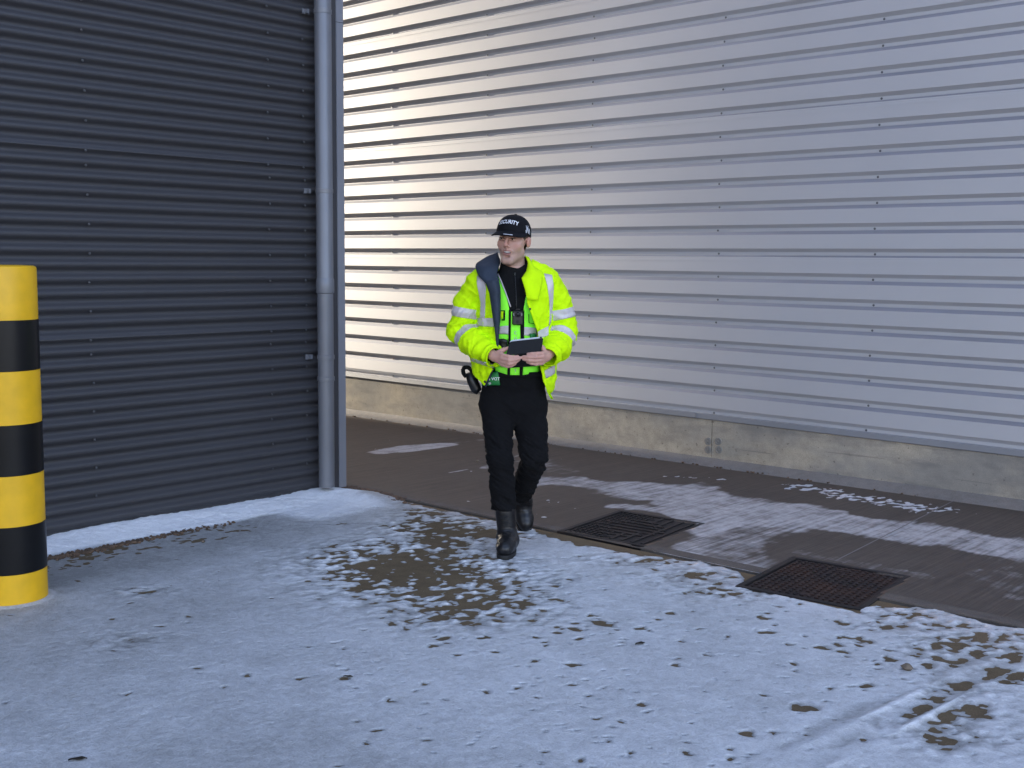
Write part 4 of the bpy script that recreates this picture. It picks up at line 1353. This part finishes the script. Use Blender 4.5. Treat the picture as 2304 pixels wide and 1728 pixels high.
# ---- jacket shell
J = Vol((-.40, -.02, .74), (.42, .58, 1.68), .0042)
J.ell(C1(640, 850, YT), (.205, .158, .26), .05); J.ell(C1(632, 1200, YT), (.222, .160, .22), .06)
J.ell(C1(640, 1420, YT), (.212, .155, .16), .06)
J.cap(C1(392, 660, YT), C1(878, 655, YT), .078, .078, .06)
J.cap(C1(520, 600, YT + .02), C1(770, 590, YT + .02), .075, .075, .06)
AL = [C1(358, 668, YT), C1(252, 810, YT + .01), C1(220, 1015, YT + .015), C1(318, 1135, YT - .085), C4(352, 1200, YT - .19)]
AR = [C1(908, 660, YT), C1(1006, 810, YT + .01), C1(1044, 1020, YT + .015), C1(975, 1152, YT - .085), C4(1082, 1200, YT - .19)]
RS = [.080, .0585, .068, .062, .0415]
J.chain(AL, RS, .022); J.chain(AR, [.080, .0590, .064, .062, .0430], .022)
V, F = J.mesh(); N = vnormals(V, F)


def armcoord(V, A):
    """position along the sleeve and distance from its axis"""
    best = np.full(len(V), 9.); tt = np.zeros(len(V)); acc = 0
    for p, q in zip(A[:-1], A[1:]):
        p = np.array(p); d = np.array(q) - p; Ln = np.linalg.norm(d)
        t = ((V - p) @ d) / Ln ** 2; tc = np.clip(t, 0, 1)
        e = np.linalg.norm(V - p - tc[:, None] * d, axis=1)
        m = e < best; best[m] = e[m]; tt[m] = acc + tc[m] * Ln; acc += Ln
    return tt, best


tL, eL = armcoord(V, AL); tR, eR = armcoord(V, AR)
LT = [sum((Vector(b) - Vector(a)).length for a, b in zip(A[:-1], A[1:])) for A in (AL, AR)]
arm = np.minimum(eL, eR) < .082
tA = np.where(eL < eR, tL, tR)
# folds: rings and diagonals on the sleeves, hanging folds on the body
f1 = np.abs(fbm(tA * 19 + 2.2 * V[:, 0], V[:, 1] * 5, V[:, 2] * 5, 501, 2) - .5)
f2 = np.abs(fbm(V[:, 0] * 11 + V[:, 2] * 9, V[:, 1] * 8, V[:, 2] * 10, 511, 2) - .5)
f3 = np.abs(fbm(V[:, 0] * 20, V[:, 1] * 14, V[:, 2] * 4.5, 521, 2) - .5)
el_w = .45 + .85 * sstep(.12, .30, tA)
f4 = np.abs(fbm(V[:, 0] * 26 - V[:, 2] * 18, V[:, 1] * 16, V[:, 2] * 24 + tA * 20, 531, 2) - .5)
amp = np.where(arm, (.030 * (.36 - 2 * f1)) * el_w + .014 * (.36 - 2 * f2), .018 * (.36 - 2 * f2) + .014 * (.36 - 2 * f3)) + .010 * (.36 - 2 * f4)
V = V + N * amp[:, None]
# bag out over the elastic cuffs and cut the hands' opening
for A, t_, e_, ln in ((AL, tL, eL, LT[0]), (AR, tR, eR, LT[1])):
    pass
ax_L = (np.array(AL[4]) - np.array(AL[3])); ax_L /= np.linalg.norm(ax_L)
ax_R = (np.array(AR[4]) - np.array(AR[3])); ax_R /= np.linalg.norm(ax_R)
cutL = ((V - np.array(AL[4])) @ ax_L > .012) & (eL < .07) & (eL < eR)
cutR = ((V - np.array(AR[4])) @ ax_R > .012) & (eR < .07) & (eR < eL)
# photo position of every vertex (measured with the camera that took the photo) -> outline of the open front and of the hem
def to_photo(V):
    W = np.array(P0)[None, :] + V[:, :1] * np.array(XR)[None, :] + V[:, 1:2] * np.array(NV)[None, :] + V[:, 2:] * np.array((0, 0, 1.))[None, :]
    c = (W - np.array(CAM)[None, :]) @ np.array(RCAM)
    return 1152 + FPX * c[:, 0] / -c[:, 2], 864 - FPX * c[:, 1] / -c[:, 2]


px, py = to_photo(V); cx1 = (px - 980) * 3.606; cy1 = (py - 460) * 3.606
EDGE_L = [(380, 380), (455, 600), (430, 640), (455, 780), (474, 920), (482, 1010), (495, 1080), (502, 1165), (480, 1295), (440, 1390), (400, 1482)]
EDGE_R = [(760, 380), (745, 500), (700, 602), (735, 720), (740, 800), (786, 920), (826, 1035), (834, 1120), (846, 1300), (870, 1420), (905, 1525), (940, 1590)]
xl = np.interp(cy1, [p[1] for p in EDGE_L], [p[0] for p in EDGE_L]); xr = np.interp(cy1, [p[1] for p in EDGE_R], [p[0] for p in EDGE_R])
frontal = (V[:, 1] < YT + .01) & ~((eL < .075) & (tL > .30)) & ~((eR < .075) & (tR > .30))
opening = frontal & (cx1 > xl) & (cx1 < xr)
hem_y = np.interp(cx1, [200, 262, 310, 402, 480, 800, 846, 905, 962, 972, 1000], [1290, 1300, 1392, 1484, 1500, 1500, 1500, 1528, 1592, 1440, 1400])
sl_m = ((eL < .085) & (tL > .22)) | ((eR < .085) & (tR > .22))
hem = ~sl_m & np.where(V[:, 1] < YT, cy1 > hem_y, V[:, 2] < C1(640, 1395, YT).z)
neck = (V[:, 2] > C1(640, 545, YT).z) & (np.abs(V[:, 0] - C1(645, 600, YT).x) < .085)
bad = opening | hem | neck | cutL | cutR
F = F[~bad[F].any(1)]
# keep only the biggest connected shell pieces
V0, F0 = V, F
V, F, used = compact(V, F); tLk, eLk, tRk, eRk = tL[used], eL[used], tR[used], eR[used]
V = smooth_border(V, F, 10)
jac = link('jacket', new_mesh('jacket', V, F, True), M['hivis'], man)
md = jac.modifiers.new('thickness', 'SOLIDIFY'); md.thickness = .005; md.offset = -1
BVJ = BVHTree.FromPolygons([tuple(v) for v in V], [tuple(f) for f in F])
NJ = vnormals(V, F)


def tape_from(mask, name='reflective_tape', off=.0022):
    f = F[mask[F].all(1)]
    if len(f) == 0: return
    v, f, u = compact(V + NJ * off, f); v = smooth_border(v, f, 10)
    o = link(name, new_mesh(name, v, f, True), M['tape'], jac)
    md = o.modifiers.new('thickness', 'SOLIDIFY'); md.thickness = .002; md.offset = -1
    return o


slv = (eLk < .084) & (eLk < eRk)
# slanted bands as sewn: the upper one rises towards the shoulder outside
tape_from(slv & (np.abs(tLk - (.158)) < .028) & (tLk < .22))
tape_from(slv & (np.abs(tLk - .318) < .027))
slv = (eRk < .084) & (eRk < eLk)
tape_from(slv & (np.abs(tRk - (.166)) < .028) & (tRk < .23))
tape_from(slv & (np.abs(tRk - .322) < .027))
# back band for the sides and the rear
rear = (V[:, 1] > YT - .02) & (np.minimum(eLk, eRk) > .085)
zb = C1(640, 955, YT).z
tape_from(rear & (np.abs(V[:, 2] - zb) < .026))


def project(px, py, bvh, off):
    d = ldir(px, py).normalized()
    h_ = bvh.ray_cast(CL, d)
    if h_[0] is None: return None
    return h_[0] - d * off


def resample(pts, n):
    pts = [np.array(p, float) for p in pts]
    s = np.concatenate([[0], np.cumsum([np.linalg.norm(b - a) for a, b in zip(pts[:-1], pts[1:])])])
    u = np.linspace(0, s[-1], n)
    return np.stack([np.interp(u, s, [p[i] for p in pts]) for i in range(len(pts[0]))], 1)


def patch(name, lines, bvh, off, m_, parent, nu=10, nv=14, thick=.002, fb=None):
    """cloth panel drawn between polylines and laid on the surface beneath"""
    rows = [resample(l_, nv) for l_ in lines]
    k = len(rows)
    G_ = np.zeros((nv, nu, 2))
    for j in range(nv):
        for i in range(nu):
            u = i / (nu - 1) * (k - 1); a = min(int(u), k - 2); w = u - a
            G_[j, i] = rows[a][j] * (1 - w) + rows[a + 1][j] * w
    P = [[None] * nu for _ in range(nv)]
    dep = []
    for j in range(nv):
        for i in range(nu):
            q_ = project(G_[j, i, 0], G_[j, i, 1], bvh, off); P[j][i] = q_
            if q_ is not None: dep.append(q_.y)
    md_ = float(np.median(dep)) if dep else YT - .12
    dm = np.array([[P[j][i].y if P[j][i] is not None else np.nan for i in range(nu)] for j in range(nv)])
    # fill the misses from neighbours, drop outliers
    dm[np.abs(dm - md_) > .16] = np.nan
    for _ in range(40):
        if not np.isnan(dm).any(): break
        pad = np.pad(dm, 1, constant_values=np.nan)
        nb = np.stack([pad[:-2, 1:-1], pad[2:, 1:-1], pad[1:-1, :-2], pad[1:-1, 2:]])
        with np.errstate(all='ignore'):
            cntn = (~np.isnan(nb)).sum(0); av = np.nansum(nb, 0) / np.maximum(cntn, 1)
        fill = np.isnan(dm) & (cntn > 0); dm[fill] = av[fill]
        if not dep: dm[:] = md_
    vs = [tuple(L(G_[j, i, 0], G_[j, i, 1], dm[j, i])) for j in range(nv) for i in range(nu)]
    o = link(name, new_mesh(name, vs, grid_faces(nu, nv, True), True), m_, parent)
    md = o.modifiers.new('thickness', 'SOLIDIFY'); md.thickness = thick; md.offset = 0
    return o


def free_patch(name, lines, m_, parent, nu=10, nv=16, thick=.004, wr=0.0):
    """cloth panel lofted between 3D polylines"""
    rows = [resample([tuple(p) for p in l_], nv) for l_ in lines]
    k = len(rows); vs = []
    for j in range(nv):
        for i in range(nu):
            u = i / (nu - 1) * (k - 1)
            a = min(max(int(u), 0), k - 2); w = u - a
            p = rows[a][j] * (1 - w) + rows[a + 1][j] * w
            if k == 3:
                # smooth quadratic through three lines
                tt = i / (nu - 1)
                p = rows[0][j] * 2 * (tt - .5) * (tt - 1) + rows[1][j] * 4 * tt * (1 - tt) + rows[2][j] * 2 * tt * (tt - .5)
            vs.append(p)
    vs = np.array(vs)
    if wr > 0:
        vs[:, 1] += wr * (np.abs(fbm(vs[:, 0] * 24 + vs[:, 2] * 12, vs[:, 2] * 16, 0, 601) - .5) * 2 - .4)
    o = link(name, new_mesh(name, vs, grid_faces(nu, nv, True), True), m_, parent)
    md = o.modifiers.new('thickness', 'SOLIDIFY'); md.thickness = thick; md.offset = 0
    return o


s1 = lambda pts: [S1(*p) for p in pts]
s4 = lambda pts: [S4(*p) for p in pts]
# jacket tapes on the chest
patch('reflective_tape', [s1([(337, 575), (334, 640), (350, 720), (366, 800), (360, 922)]), s1([(404, 612), (410, 680), (404, 760), (402, 830), (400, 922)])], BVJ, .003, M['tape'], jac)
patch('reflective_tape', [s1([(343, 922), (332, 984)]), s1([(400, 922), (402, 990)]), s1([(467, 922), (474, 994)])], BVJ, .0036, M['tape'], jac, nv=6)
patch('reflective_tape', [s1([(880, 560), (905, 650), (922, 760), (928, 880), (920, 990)]), s1([(945, 572), (958, 660), (955, 760), (946, 880), (936, 960)])], BVJ, .003, M['tape'], jac)
patch('reflective_tape', [s1([(828, 1030), (836, 1082)]), s1([(880, 1005), (880, 1078)]), s1([(918, 988), (916, 1058)])], BVJ, .0036, M['tape'], jac, nv=6)
patch('reflective_tape', [s1([(292, 1246), (290, 1270)]), s1([(380, 1275), (372, 1300)]), s1([(474, 1300), (468, 1326)])], BVJ, .003, M['tape'], jac, nv=5)
patch('reflective_tape', [s1([(882, 1350), (896, 1412)]), s1([(930, 1320), (940, 1390)]), s1([(968, 1296), (970, 1368)])], BVJ, .003, M['tape'], jac, nv=6)
# front edge placket on the right of the photo and piping on the left
patch('placket', [s1([(702, 604), (737, 720), (742, 800), (788, 920), (828, 1035)]), s1([(730, 600), (760, 715), (770, 800), (815, 915), (850, 1020)])], BVJ, .005, M['hivis'], jac, nu=5, nv=20)
patch('placket', [s1([(850, 1302), (872, 1420), (907, 1525), (940, 1582)]), s1([(872, 1300), (895, 1415), (925, 1520), (954, 1580)])], BVJ, .005, M['hivis'], jac, nu=5, nv=14)
# collar, right of the photo: yellow stand collar folded open
free_patch('collar', [[C1(728, 415, YT - .01), C1(752, 470, YT - .045), C1(740, 540, YT - .085), C1(698, 600, YT - .145), C1(728, 690, YT - .168), C1(742, 770, YT - .175)],
                      [C1(745, 425, YT - .02), C1(785, 500, YT - .075), C1(790, 560, YT - .120), C1(770, 620, YT - .155), C1(775, 700, YT - .172), C1(782, 775, YT - .174)],
                      [C1(752, 425, YT + .01), C1(805, 512, YT - .030), C1(868, 546, YT - .060), C1(868, 620, YT - .110), C1(850, 700, YT - .140), C1(830, 780, YT - .160)]], M['hivis'], jac, nu=14, nv=22, thick=.005, wr=.004)
# inside of that collar, dark
free_patch('collar_lining', [[C1(728, 418, YT + .0), C1(750, 475, YT - .035), C1(738, 540, YT - .072), C1(700, 600, YT - .130)],
                             [C1(715, 440, YT + .03), C1(722, 490, YT - .01), C1(715, 545, YT - .05), C1(690, 595, YT - .115)]], M['fleece'], jac, nu=6, nv=12)
# collar and lining, left of the photo: navy inside turned out
free_patch('collar_lining', [[C1(505, 394, YT + .035), C1(420, 428, YT + .01), C1(334, 484, YT - .03), C1(326, 512, YT - .06), C1(348, 572, YT - .105), C1(412, 640, YT - .150)],
                             [C1(512, 430, YT + .005), C1(470, 470, YT - .05), C1(420, 512, YT - .095), C1(405, 540, YT - .110), C1(420, 580, YT - .132), C1(458, 632, YT - .162)],
                             [C1(524, 470, YT - .02), C1(510, 505, YT - .06), C1(500, 540, YT - .090), C1(496, 560, YT - .105), C1(500, 585, YT - .120), C1(512, 628, YT - .140)]], M['navy'], jac, nu=16, nv=24, thick=.012, wr=.006)
free_patch('front_lining', [[C1(406, 622, YT - .148), C1(440, 720, YT - .163), C1(458, 850, YT - .168), C1(474, 950, YT - .168), C1(487, 1040, YT - .168), C1(500, 1165, YT - .160)],
                            [C1(462, 612, YT - .168), C1(492, 710, YT - .182), C1(498, 830, YT - .182), C1(504, 930, YT - .180), C1(500, 1035, YT - .172), C1(505, 1165, YT - .160)],
                            [C1(510, 606, YT - .138), C1(522, 700, YT - .150), C1(524, 820, YT - .150), C1(522, 940, YT - .150), C1(508, 1035, YT - .160), C1(510, 1165, YT - .156)]], M['navy'], jac, nu=12, nv=34, thick=.008, wr=.010)
free_patch('front_lining', [[C1(476, 1290, YT - .146), C1(438, 1390, YT - .136), C1(399, 1478, YT - .118)], [C1(488, 1292, YT - .136), C1(450, 1394, YT - .124), C1(407, 1484, YT - .106)]], M['navy'], jac, nu=3, nv=10)


def stud(cx, cy, bvh, parent, r=.0065, name='stud', m_=None):
    p = project(*S1(cx, cy), bvh, .005)
    if p is None: return
    mb = MB(); mb.lathe([(r, 0), (r, .002), (r * .7, .0045), (r * .2, .005)], 14, (0, 0, 0), 'y')
    o = mb.build(name, m_ or M['metal'], parent); o.location = p; autosmooth(o, 40)


for cx, cy in ((766, 848), (400, 1438), (850, 1346), (926, 1550)): stud(cx, cy, BVJ, jac)
# pocket flap on the left panel
patch('pocket_flap', [s1([(338, 1004), (336, 1050)]), s1([(400, 1006), (398, 1048)]), s1([(468, 1004), (474, 1048)])], BVJ, .003, M['hivis'], jac, nv=5)

# ---- vest over the fleece
ves = patch('vest', [s1([(505, 560), (512, 700), (516, 860), (505, 1050), (480, 1320), (484, 1350)]), s1([(524, 600), (570, 720), (600, 860), (604, 1050), (596, 1345), (586, 1382)])], BVF, .010, M['lime'], man, nu=10, nv=30)
patch('vest_panel', [s1([(716, 840), (716, 950), (718, 1100), (712, 1300), (704, 1384)]), s1([(735, 740), (780, 860), (826, 1000), (838, 1200), (840, 1362)])], BVF, .010, M['lime'], ves, nu=10, nv=26)
patch('vest_panel', [s1([(606, 870), (606, 1100), (604, 1384)]), s1([(690, 870), (690, 1100), (682, 1384)])], BVF, .012, M['lime'], ves, nu=8, nv=26)
patch('zip_strip', [s1([(594, 854), (592, 1000), (590, 1120), (582, 1384)]), s1([(612, 854), (610, 1000), (608, 1120), (603, 1384)])], BVF, .015, M['fleece'], ves, nu=3, nv=20)
patch('zip_strip', [s1([(688, 990), (690, 1100), (682, 1384)]), s1([(720, 856), (718, 1100), (706, 1384)])], BVF, .015, M['fleece'], ves, nu=4, nv=20)
patch('reflective_tape', [s1([(522, 990), (514, 1052)]), s1([(560, 984), (556, 1050)]), s1([(594, 984), (592, 1056)])], BVF, .014, M['tape'], ves, nv=6)
patch('reflective_tape', [s1([(718, 994), (716, 1062)]), s1([(770, 996), (770, 1066)]), s1([(824, 1005), (826, 1068)])], BVF, .014, M['tape'], ves, nv=6)
patch('vest_binding', [s1([(500, 565), (520, 610), (566, 720), (604, 830)]), s1([(510, 562), (530, 606), (574, 716), (614, 832)])], BVF, .0135, M['tape'], ves, nu=3, nv=14)
for pts in (([(518, 860), (564, 858)], [(518, 870), (564, 868)]), ([(552, 868), (550, 940)], [(564, 868), (564, 940)]), ([(536, 932), (560, 930)], [(536, 942), (564, 942)])):
    patch('pocket_binding', [s1(pts[0]), s1(pts[1])], BVF, .015, M['fleece'], ves, nu=3, nv=6)
patch('radio_tab', [s1([(526, 868), (524, 925)]), s1([(550, 868), (546, 925)])], BVF, .017, M['hivis'], ves, nu=4, nv=6)
for pts in (([(754, 890), (756, 962)], [(758, 890), (760, 962)]), ([(756, 958), (800, 966)], [(756, 962), (800, 970)])):
    patch('pocket_binding', [s1(pts[0]), s1(pts[1])], BVF, .015, M['fleece'], ves, nu=3, nv=6)
# radio pouch half hidden by the tablet, and a green clip on the other side
rp_ = patch('radio_pouch', [s1([(512, 1092), (508, 1178)]), s1([(545, 1090), (548, 1180)]), s1([(582, 1102), (584, 1170)])], BVF, .030, M['plastic'], ves, nv=6, thick=.02)
patch('clip', [s1([(764, 1050), (770, 1082)]), s1([(805, 1044), (812, 1070)])], BVF, .024, M['greenbag'], ves, nu=5, nv=6, thick=.012)
# zip of the fleece with its puller
patch('zip', [s1([(640, 555), (650, 700), (655, 850)]), s1([(646, 555), (656, 700), (661, 850)])], BVF, .003, M['plastic'], fle, nu=2, nv=16)
patch('zip_puller', [s1([(637, 552), (638, 578)]), s1([(651, 552), (650, 578)])], BVF, .006, M['metal'], fle, nu=3, nv=4)


# ---- lettering
def text_geo(s, size, bold=.014):
    cu = bpy.data.curves.new('lettering', 'FONT')
    cu.body = s; cu.size = size; cu.align_x = 'CENTER'; cu.align_y = 'CENTER'; cu.offset = bold * size; cu.extrude = 0.0; cu.resolution_u = 3
    ob = bpy.data.objects.new('lettering', cu); scene.collection.objects.link(ob)
    bpy.context.view_layer.update()
    me = bpy.data.meshes.new_from_object(ob.evaluated_get(bpy.context.evaluated_depsgraph_get()))
    vs = np.array([v.co[:] for v in me.vertices]); fs = [tuple(p.vertices) for p in me.polygons]
    bpy.data.objects.remove(ob); bpy.data.curves.remove(cu); bpy.data.meshes.remove(me)
    return vs, fs


for ch, cy in (('C', 1042), ('U', 1090), ('Y', 1350)):
    vs, fs = text_geo(ch, 30.0, .03)
    P = []
    for v in vs:
        q_ = project(*S1(648 + v[0] * 1.0, cy - v[1] * 1.25), BVF, .0155)
        P.append(tuple(q_ if q_ is not None else C1(648 + v[0], cy - v[1], YT - .13)))
    link('letter', new_mesh('letter', P, fs), M['letter_grey'], ves)

# ---- cap
CT = math.radians(9)
RCAPX = .0905; RCAPY = .1030; CH = .108


def cap_pt(az, t, off=0.0):
    """az from the front, t from the band (0) to the crown (1)"""
    rr = max(0.0, 1 - t ** 2.5) ** .46
    f = math.cos(az)
    x = math.sin(az) * (RCAPX * rr + off * (1 - t * .6)); y = -f * (RCAPY * rr + off * (1 - t * .6)); z = CH * t + off * t
    if f > 0: y -= .006 * f * f * (1 - t) * t * 4       # structured front
    seam = abs(((az / (math.pi / 3)) % 1) - .5) * 2
    k_s = 1 - .008 * sstep(.90, 1.0, np.array([seam]))[0] * (t > .05)
    p = Vector((x * k_s, y * k_s, z))
    p = Matrix.Rotation(-CT, 3, 'X') @ p
    return tuple(hp(p.x - .006, p.y + .012, p.z + .0325))


na, nt_ = 96, 22
vs = [cap_pt(2 * math.pi * i / na, (j / (nt_ - 1)) ** .8 * .9995) for j in range(nt_) for i in range(na)]
fs = [(j * na + i, j * na + (i + 1) % na, j * na + na + (i + 1) % na, j * na + na + i) for j in range(nt_ - 1) for i in range(na)]
capo = link('cap', new_mesh('cap', vs, fs, True), M['cap'], man)
md = capo.modifiers.new('thickness', 'SOLIDIFY'); md.thickness = .003; md.offset = -1


def brim_pt(s, r, off=0.0):
    az = s * math.radians(72)
    p = Vector((math.sin(az) * RCAPX, -math.cos(az) * RCAPY * 1.0, .004))
    ln = .062 * (max(0, 1 - abs(s) ** 2.6)) ** .5
    q_ = p + Vector((math.sin(az) * .25, -1, 0)).normalized() * ln * r
    q_.z -= .42 * ln * r + 0.009 * (s * s) * r + .10 * ln * r * r - off
    q_ = Matrix.Rotation(-CT, 3, 'X') @ q_
    return tuple(hp(q_.x - .006, q_.y + .012, q_.z + .0325))


nu, nv = 41, 9
vs = [brim_pt(-1 + 2 * i / (nu - 1), j / (nv - 1)) for j in range(nv) for i in range(nu)]
br = link('brim', new_mesh('brim', vs, grid_faces(nu, nv), True), M['cap'], capo)
md = br.modifiers.new('thickness', 'SOLIDIFY'); md.thickness = .0035; md.offset = 0
vs = []
for i in range(12):
    s = .04 + .36 * i / 11
    for r in (.86 + (.02 if i % 2 else 0), .955): vs.append(brim_pt(s, r, .004))
link('brim_print', new_mesh('brim_print', vs, [(2 * i, 2 * i + 1, 2 * i + 3, 2 * i + 2) for i in range(11)]), M['white'], capo)
vs, fs = text_geo('SECURITY', .0305, .022)
W_ = vs[:, 0].max() - vs[:, 0].min()
P = []
for v in vs:
    az = v[0] / W_ * .128 / .098
    t = .43 + (v[1] * 1.0 + .010 * math.cos(az * 1.9) - .004) / CH * .92
    P.append(cap_pt(az + v[1] * 1.2, t, .0022))
link('lettering', new_mesh('lettering', P, fs), M['white'], capo)
# white emblem on the side panel: slanting zigzag strokes
mb = MB()
for a0, t0, a1, t1 in ((1.15, .44, 1.22, .12), (1.20, .13, 1.28, .40), (1.28, .40, 1.36, .08), (1.36, .10, 1.42, .34), (1.42, .34, 1.50, .06), (1.12, .22, 1.16, .08), (1.30, .46, 1.33, .40)):
    vs = []
    n = 5
    for i in range(n):
        u = i / (n - 1)
        for w in (-.018, .018): vs.append(cap_pt(a0 + (a1 - a0) * u + w, t0 + (t1 - t0) * u, .0022))
    mb.add(vs, [(2 * i, 2 * i + 1, 2 * i + 3, 2 * i + 2) for i in range(n - 1)])
mb.build('emblem', M['white'], capo, kind='stuff')
mb = MB(); mb.lathe([(.0085, -.002), (.0085, .002), (.005, .0045), (.0005, .005)], 14, cap_pt(0, .9995)); mb.build('button', M['cap'], capo, True)

# ------------------------------------------------------------------ things he carries
wpos = lambda v: P0 + XR * v[0] + NV * v[1] + Vector((0, 0, 1)) * v[2]
# tablet in a folio cover
tc = [C4(580, 1004, YH + .040), C4(1024, 955, YH + .040), C4(990, 1146, YH + .002), C4(524, 1180, YH + .002)]
ctr = sum((Vector(p) for p in tc), Vector()) / 4
tab = thing('tablet', 'black tablet in a folio cover held in both hands by the walking man', 'tablet', tuple(wpos(ctr)), PANG)


def slab_quad(q4, d0, d1, name, m_, parent, org):
    q4 = [Vector(p) - org for p in q4]
    n = (q4[1] - q4[0]).cross(q4[3] - q4[0]).normalized()
    if n.y > 0: n = -n
    # rounded corners
    out = []
    for i in range(4):
        a, b_, c = q4[i - 1], q4[i], q4[(i + 1) % 4]
        u = (a - b_).normalized() * .008; w = (c - b_).normalized() * .008
        out += [b_ + u, b_ + u * .3 + w * .3, b_ + w]
    k = len(out)
    vs = [p + n * d0 for p in out] + [p + n * d1 for p in out]
    fs = [(i, (i + 1) % k, k + (i + 1) % k, k + i) for i in range(k)] + [tuple(range(k - 1, -1, -1)), tuple(range(k, 2 * k))]
    me = new_mesh(name, vs, fs)
    bm_fix(me)
    o = link(name, me, m_, parent); autosmooth(o, 40)
    return o


import bmesh


def bm_fix(me):
    bm = bmesh.new(); bm.from_mesh(me); bmesh.ops.recalc_face_normals(bm, faces=bm.faces); bm.to_mesh(me); bm.free()


slab_quad(tc, .0, .004, 'back_cover', M['cover'], tab, ctr)
ti = [Vector(tc[0]) + Vector((.002, .002, .0095)), Vector(tc[1]) + Vector((-.006, .002, .0095)), Vector(tc[2]) + Vector((-.002, 0, .002)), Vector(tc[3]) + Vector((.002, 0, .002))]
slab_quad(ti, -.0085, -.0004, 'tablet_body', M['screen_edge'], tab, ctr)
si = [Vector(p) * .97 + ctr * .03 for p in ti]
slab_quad(si, -.0092, -.0086, 'screen', M['lens'], tab, ctr)
fl_ = [C4(640, 1176, YH + .004), C4(940, 1150, YH + .004), C4(936, 1326, YH + .060), C4(560, 1350, YH + .060)]
slab_quad(fl_, -.002, .001, 'cover_flap', M['cover'], tab, ctr)
mb = MB(); p = Vector(C4(990, 946, YH + .036)) - ctr; mb.lathe([(.004, -.002), (.0045, .002), (.003, .005)], 10, tuple(p)); mb.build('cover_catch', M['cover'], tab)

# body camera on the vest
pc = project(*S4(682, 680), BVF, .022)
bc = thing('body_camera', 'black body worn camera clipped to the green vest on his chest', 'camera', tuple(wpos(pc)), PANG)
w_, h_ = .029, .038
mb = MB(); mb.box((-w_, -.012, -h_), (w_, .012, h_), .006); o = mb.build('housing', M['plastic'], bc); autosmooth(o, 30)
mb = MB(); mb.lathe([(.015, 0), (.015, .004), (.0115, .0055), (.010, .003), (.001, .0025)], 20, (0, -.012, .018), 'y'); autosmooth(mb.build('lens_ring', M['plastic'], bc), 40)
mb = MB(); mb.lathe([(.0095, 0), (.006, .003), (.001, .004)], 16, (0, -.0145, .018), 'y'); mb.build('lens', M['lens'], bc, True)
for sx in (-1, 1):
    mb = MB(); mb.box((sx * .0205 - .0016, -.0135, .010), (sx * .0205 + .0016, -.0118, .024), .0006); mb.build('status_light', M['letter_grey'], bc)
mb = MB(); mb.lathe([(.0075, 0), (.0075, .002), (.006, .003)], 16, (0, -.012, -.020), 'y'); mb.build('button', M['sole'], bc)
mb = MB(); mb.box((-.012, -.006, h_ + .0005), (.012, .006, h_ + .008), .002); mb.build('clip', M['plastic'], bc)

# baton holster at the belt, with a loop on top
hb = C1(300, 1420, YT - .02)
ho = thing('holster', 'black holster with a looped strap hanging at his belt behind the open jacket', 'holster', tuple(wpos(hb)), PANG)
path = [C1(276, 1362, YT + .02), C1(300, 1430, YT + .02), C1(330, 1500, YT + .01), C1(352, 1522, YT + .01)]
mb = MB(); mb.tube([Vector(p) - hb for p in path], [.026, .030, .029, .020], 14); mb.build('pouch', M['plastic'], ho, True)
lp = [C1(p_[0], p_[1], YT + .02) for p_ in ((250, 1400), (226, 1370), (222, 1335), (240, 1320), (266, 1322), (292, 1345), (310, 1385))]
mb = MB(); mb.tube([Vector(p) - hb for p in resample(lp, 16)], .0115, 10); mb.build('strap_loop', M['fleece'], ho, True)

# green printed pouch hanging below the jacket corner
gq = [C1(405, 1375, YT - .085), C1(506, 1352, YT - .118), C1(524, 1466, YT - .122), C1(372, 1470, YT - .080)]
gc = sum((Vector(p) for p in gq), Vector()) / 4
gpch = thing('pouch', 'small green pouch with white print hanging at his belt under the jacket corner', 'pouch', tuple(wpos(gc)), PANG)
n = 9; vs = []
for sgn in (-1, 1):
    for j in range(n):
        for i in range(n):
            u, v = i / (n - 1), j / (n - 1)
            p = (Vector(gq[0]) * (1 - u) + Vector(gq[1]) * u) * (1 - v) + (Vector(gq[3]) * (1 - u) + Vector(gq[2]) * u) * v
            e = (4 * u * (1 - u) * 4 * v * (1 - v)) ** .5
            vs.append(tuple(p - gc + Vector((0, sgn * (.002 + .009 * e) + .003 * math.sin(9 * u + 5 * v) * e, 0))))
fs = [tuple(f) for f in grid_faces(n, n, True)] + [tuple(f + n * n) for f in grid_faces(n, n)]
rim = [i for i in range(n)] + [n * j + n - 1 for j in range(1, n)] + [n * (n - 1) + i for i in range(n - 2, -1, -1)] + [n * j for j in range(n - 2, 0, -1)]
fs += [(rim[i], rim[(i + 1) % len(rim)], rim[(i + 1) % len(rim)] + n * n, rim[i] + n * n) for i in range(len(rim))]
me = new_mesh('bag', vs, fs, True); bm_fix(me); link('bag', me, M['greenbag'], gpch)
vs, fs = text_geo('d VOT', .0215, .012)
org = Vector(C1(474, 1416, YT - .124)) - gc
link('print', new_mesh('print', [tuple(org + Vector((v[0], -.0005, v[1]))) for v in vs], fs), M['white'], gpch)
mb = MB(); c_ = Vector(C1(440, 1452, YT - .117)) - gc
mb.lathe([(.0066, 0), (.0066, .001), (.004, .0011), (.004, .0)], 16, tuple(c_), 'y'); mb.build('logo', M['letter_grey'], gpch)
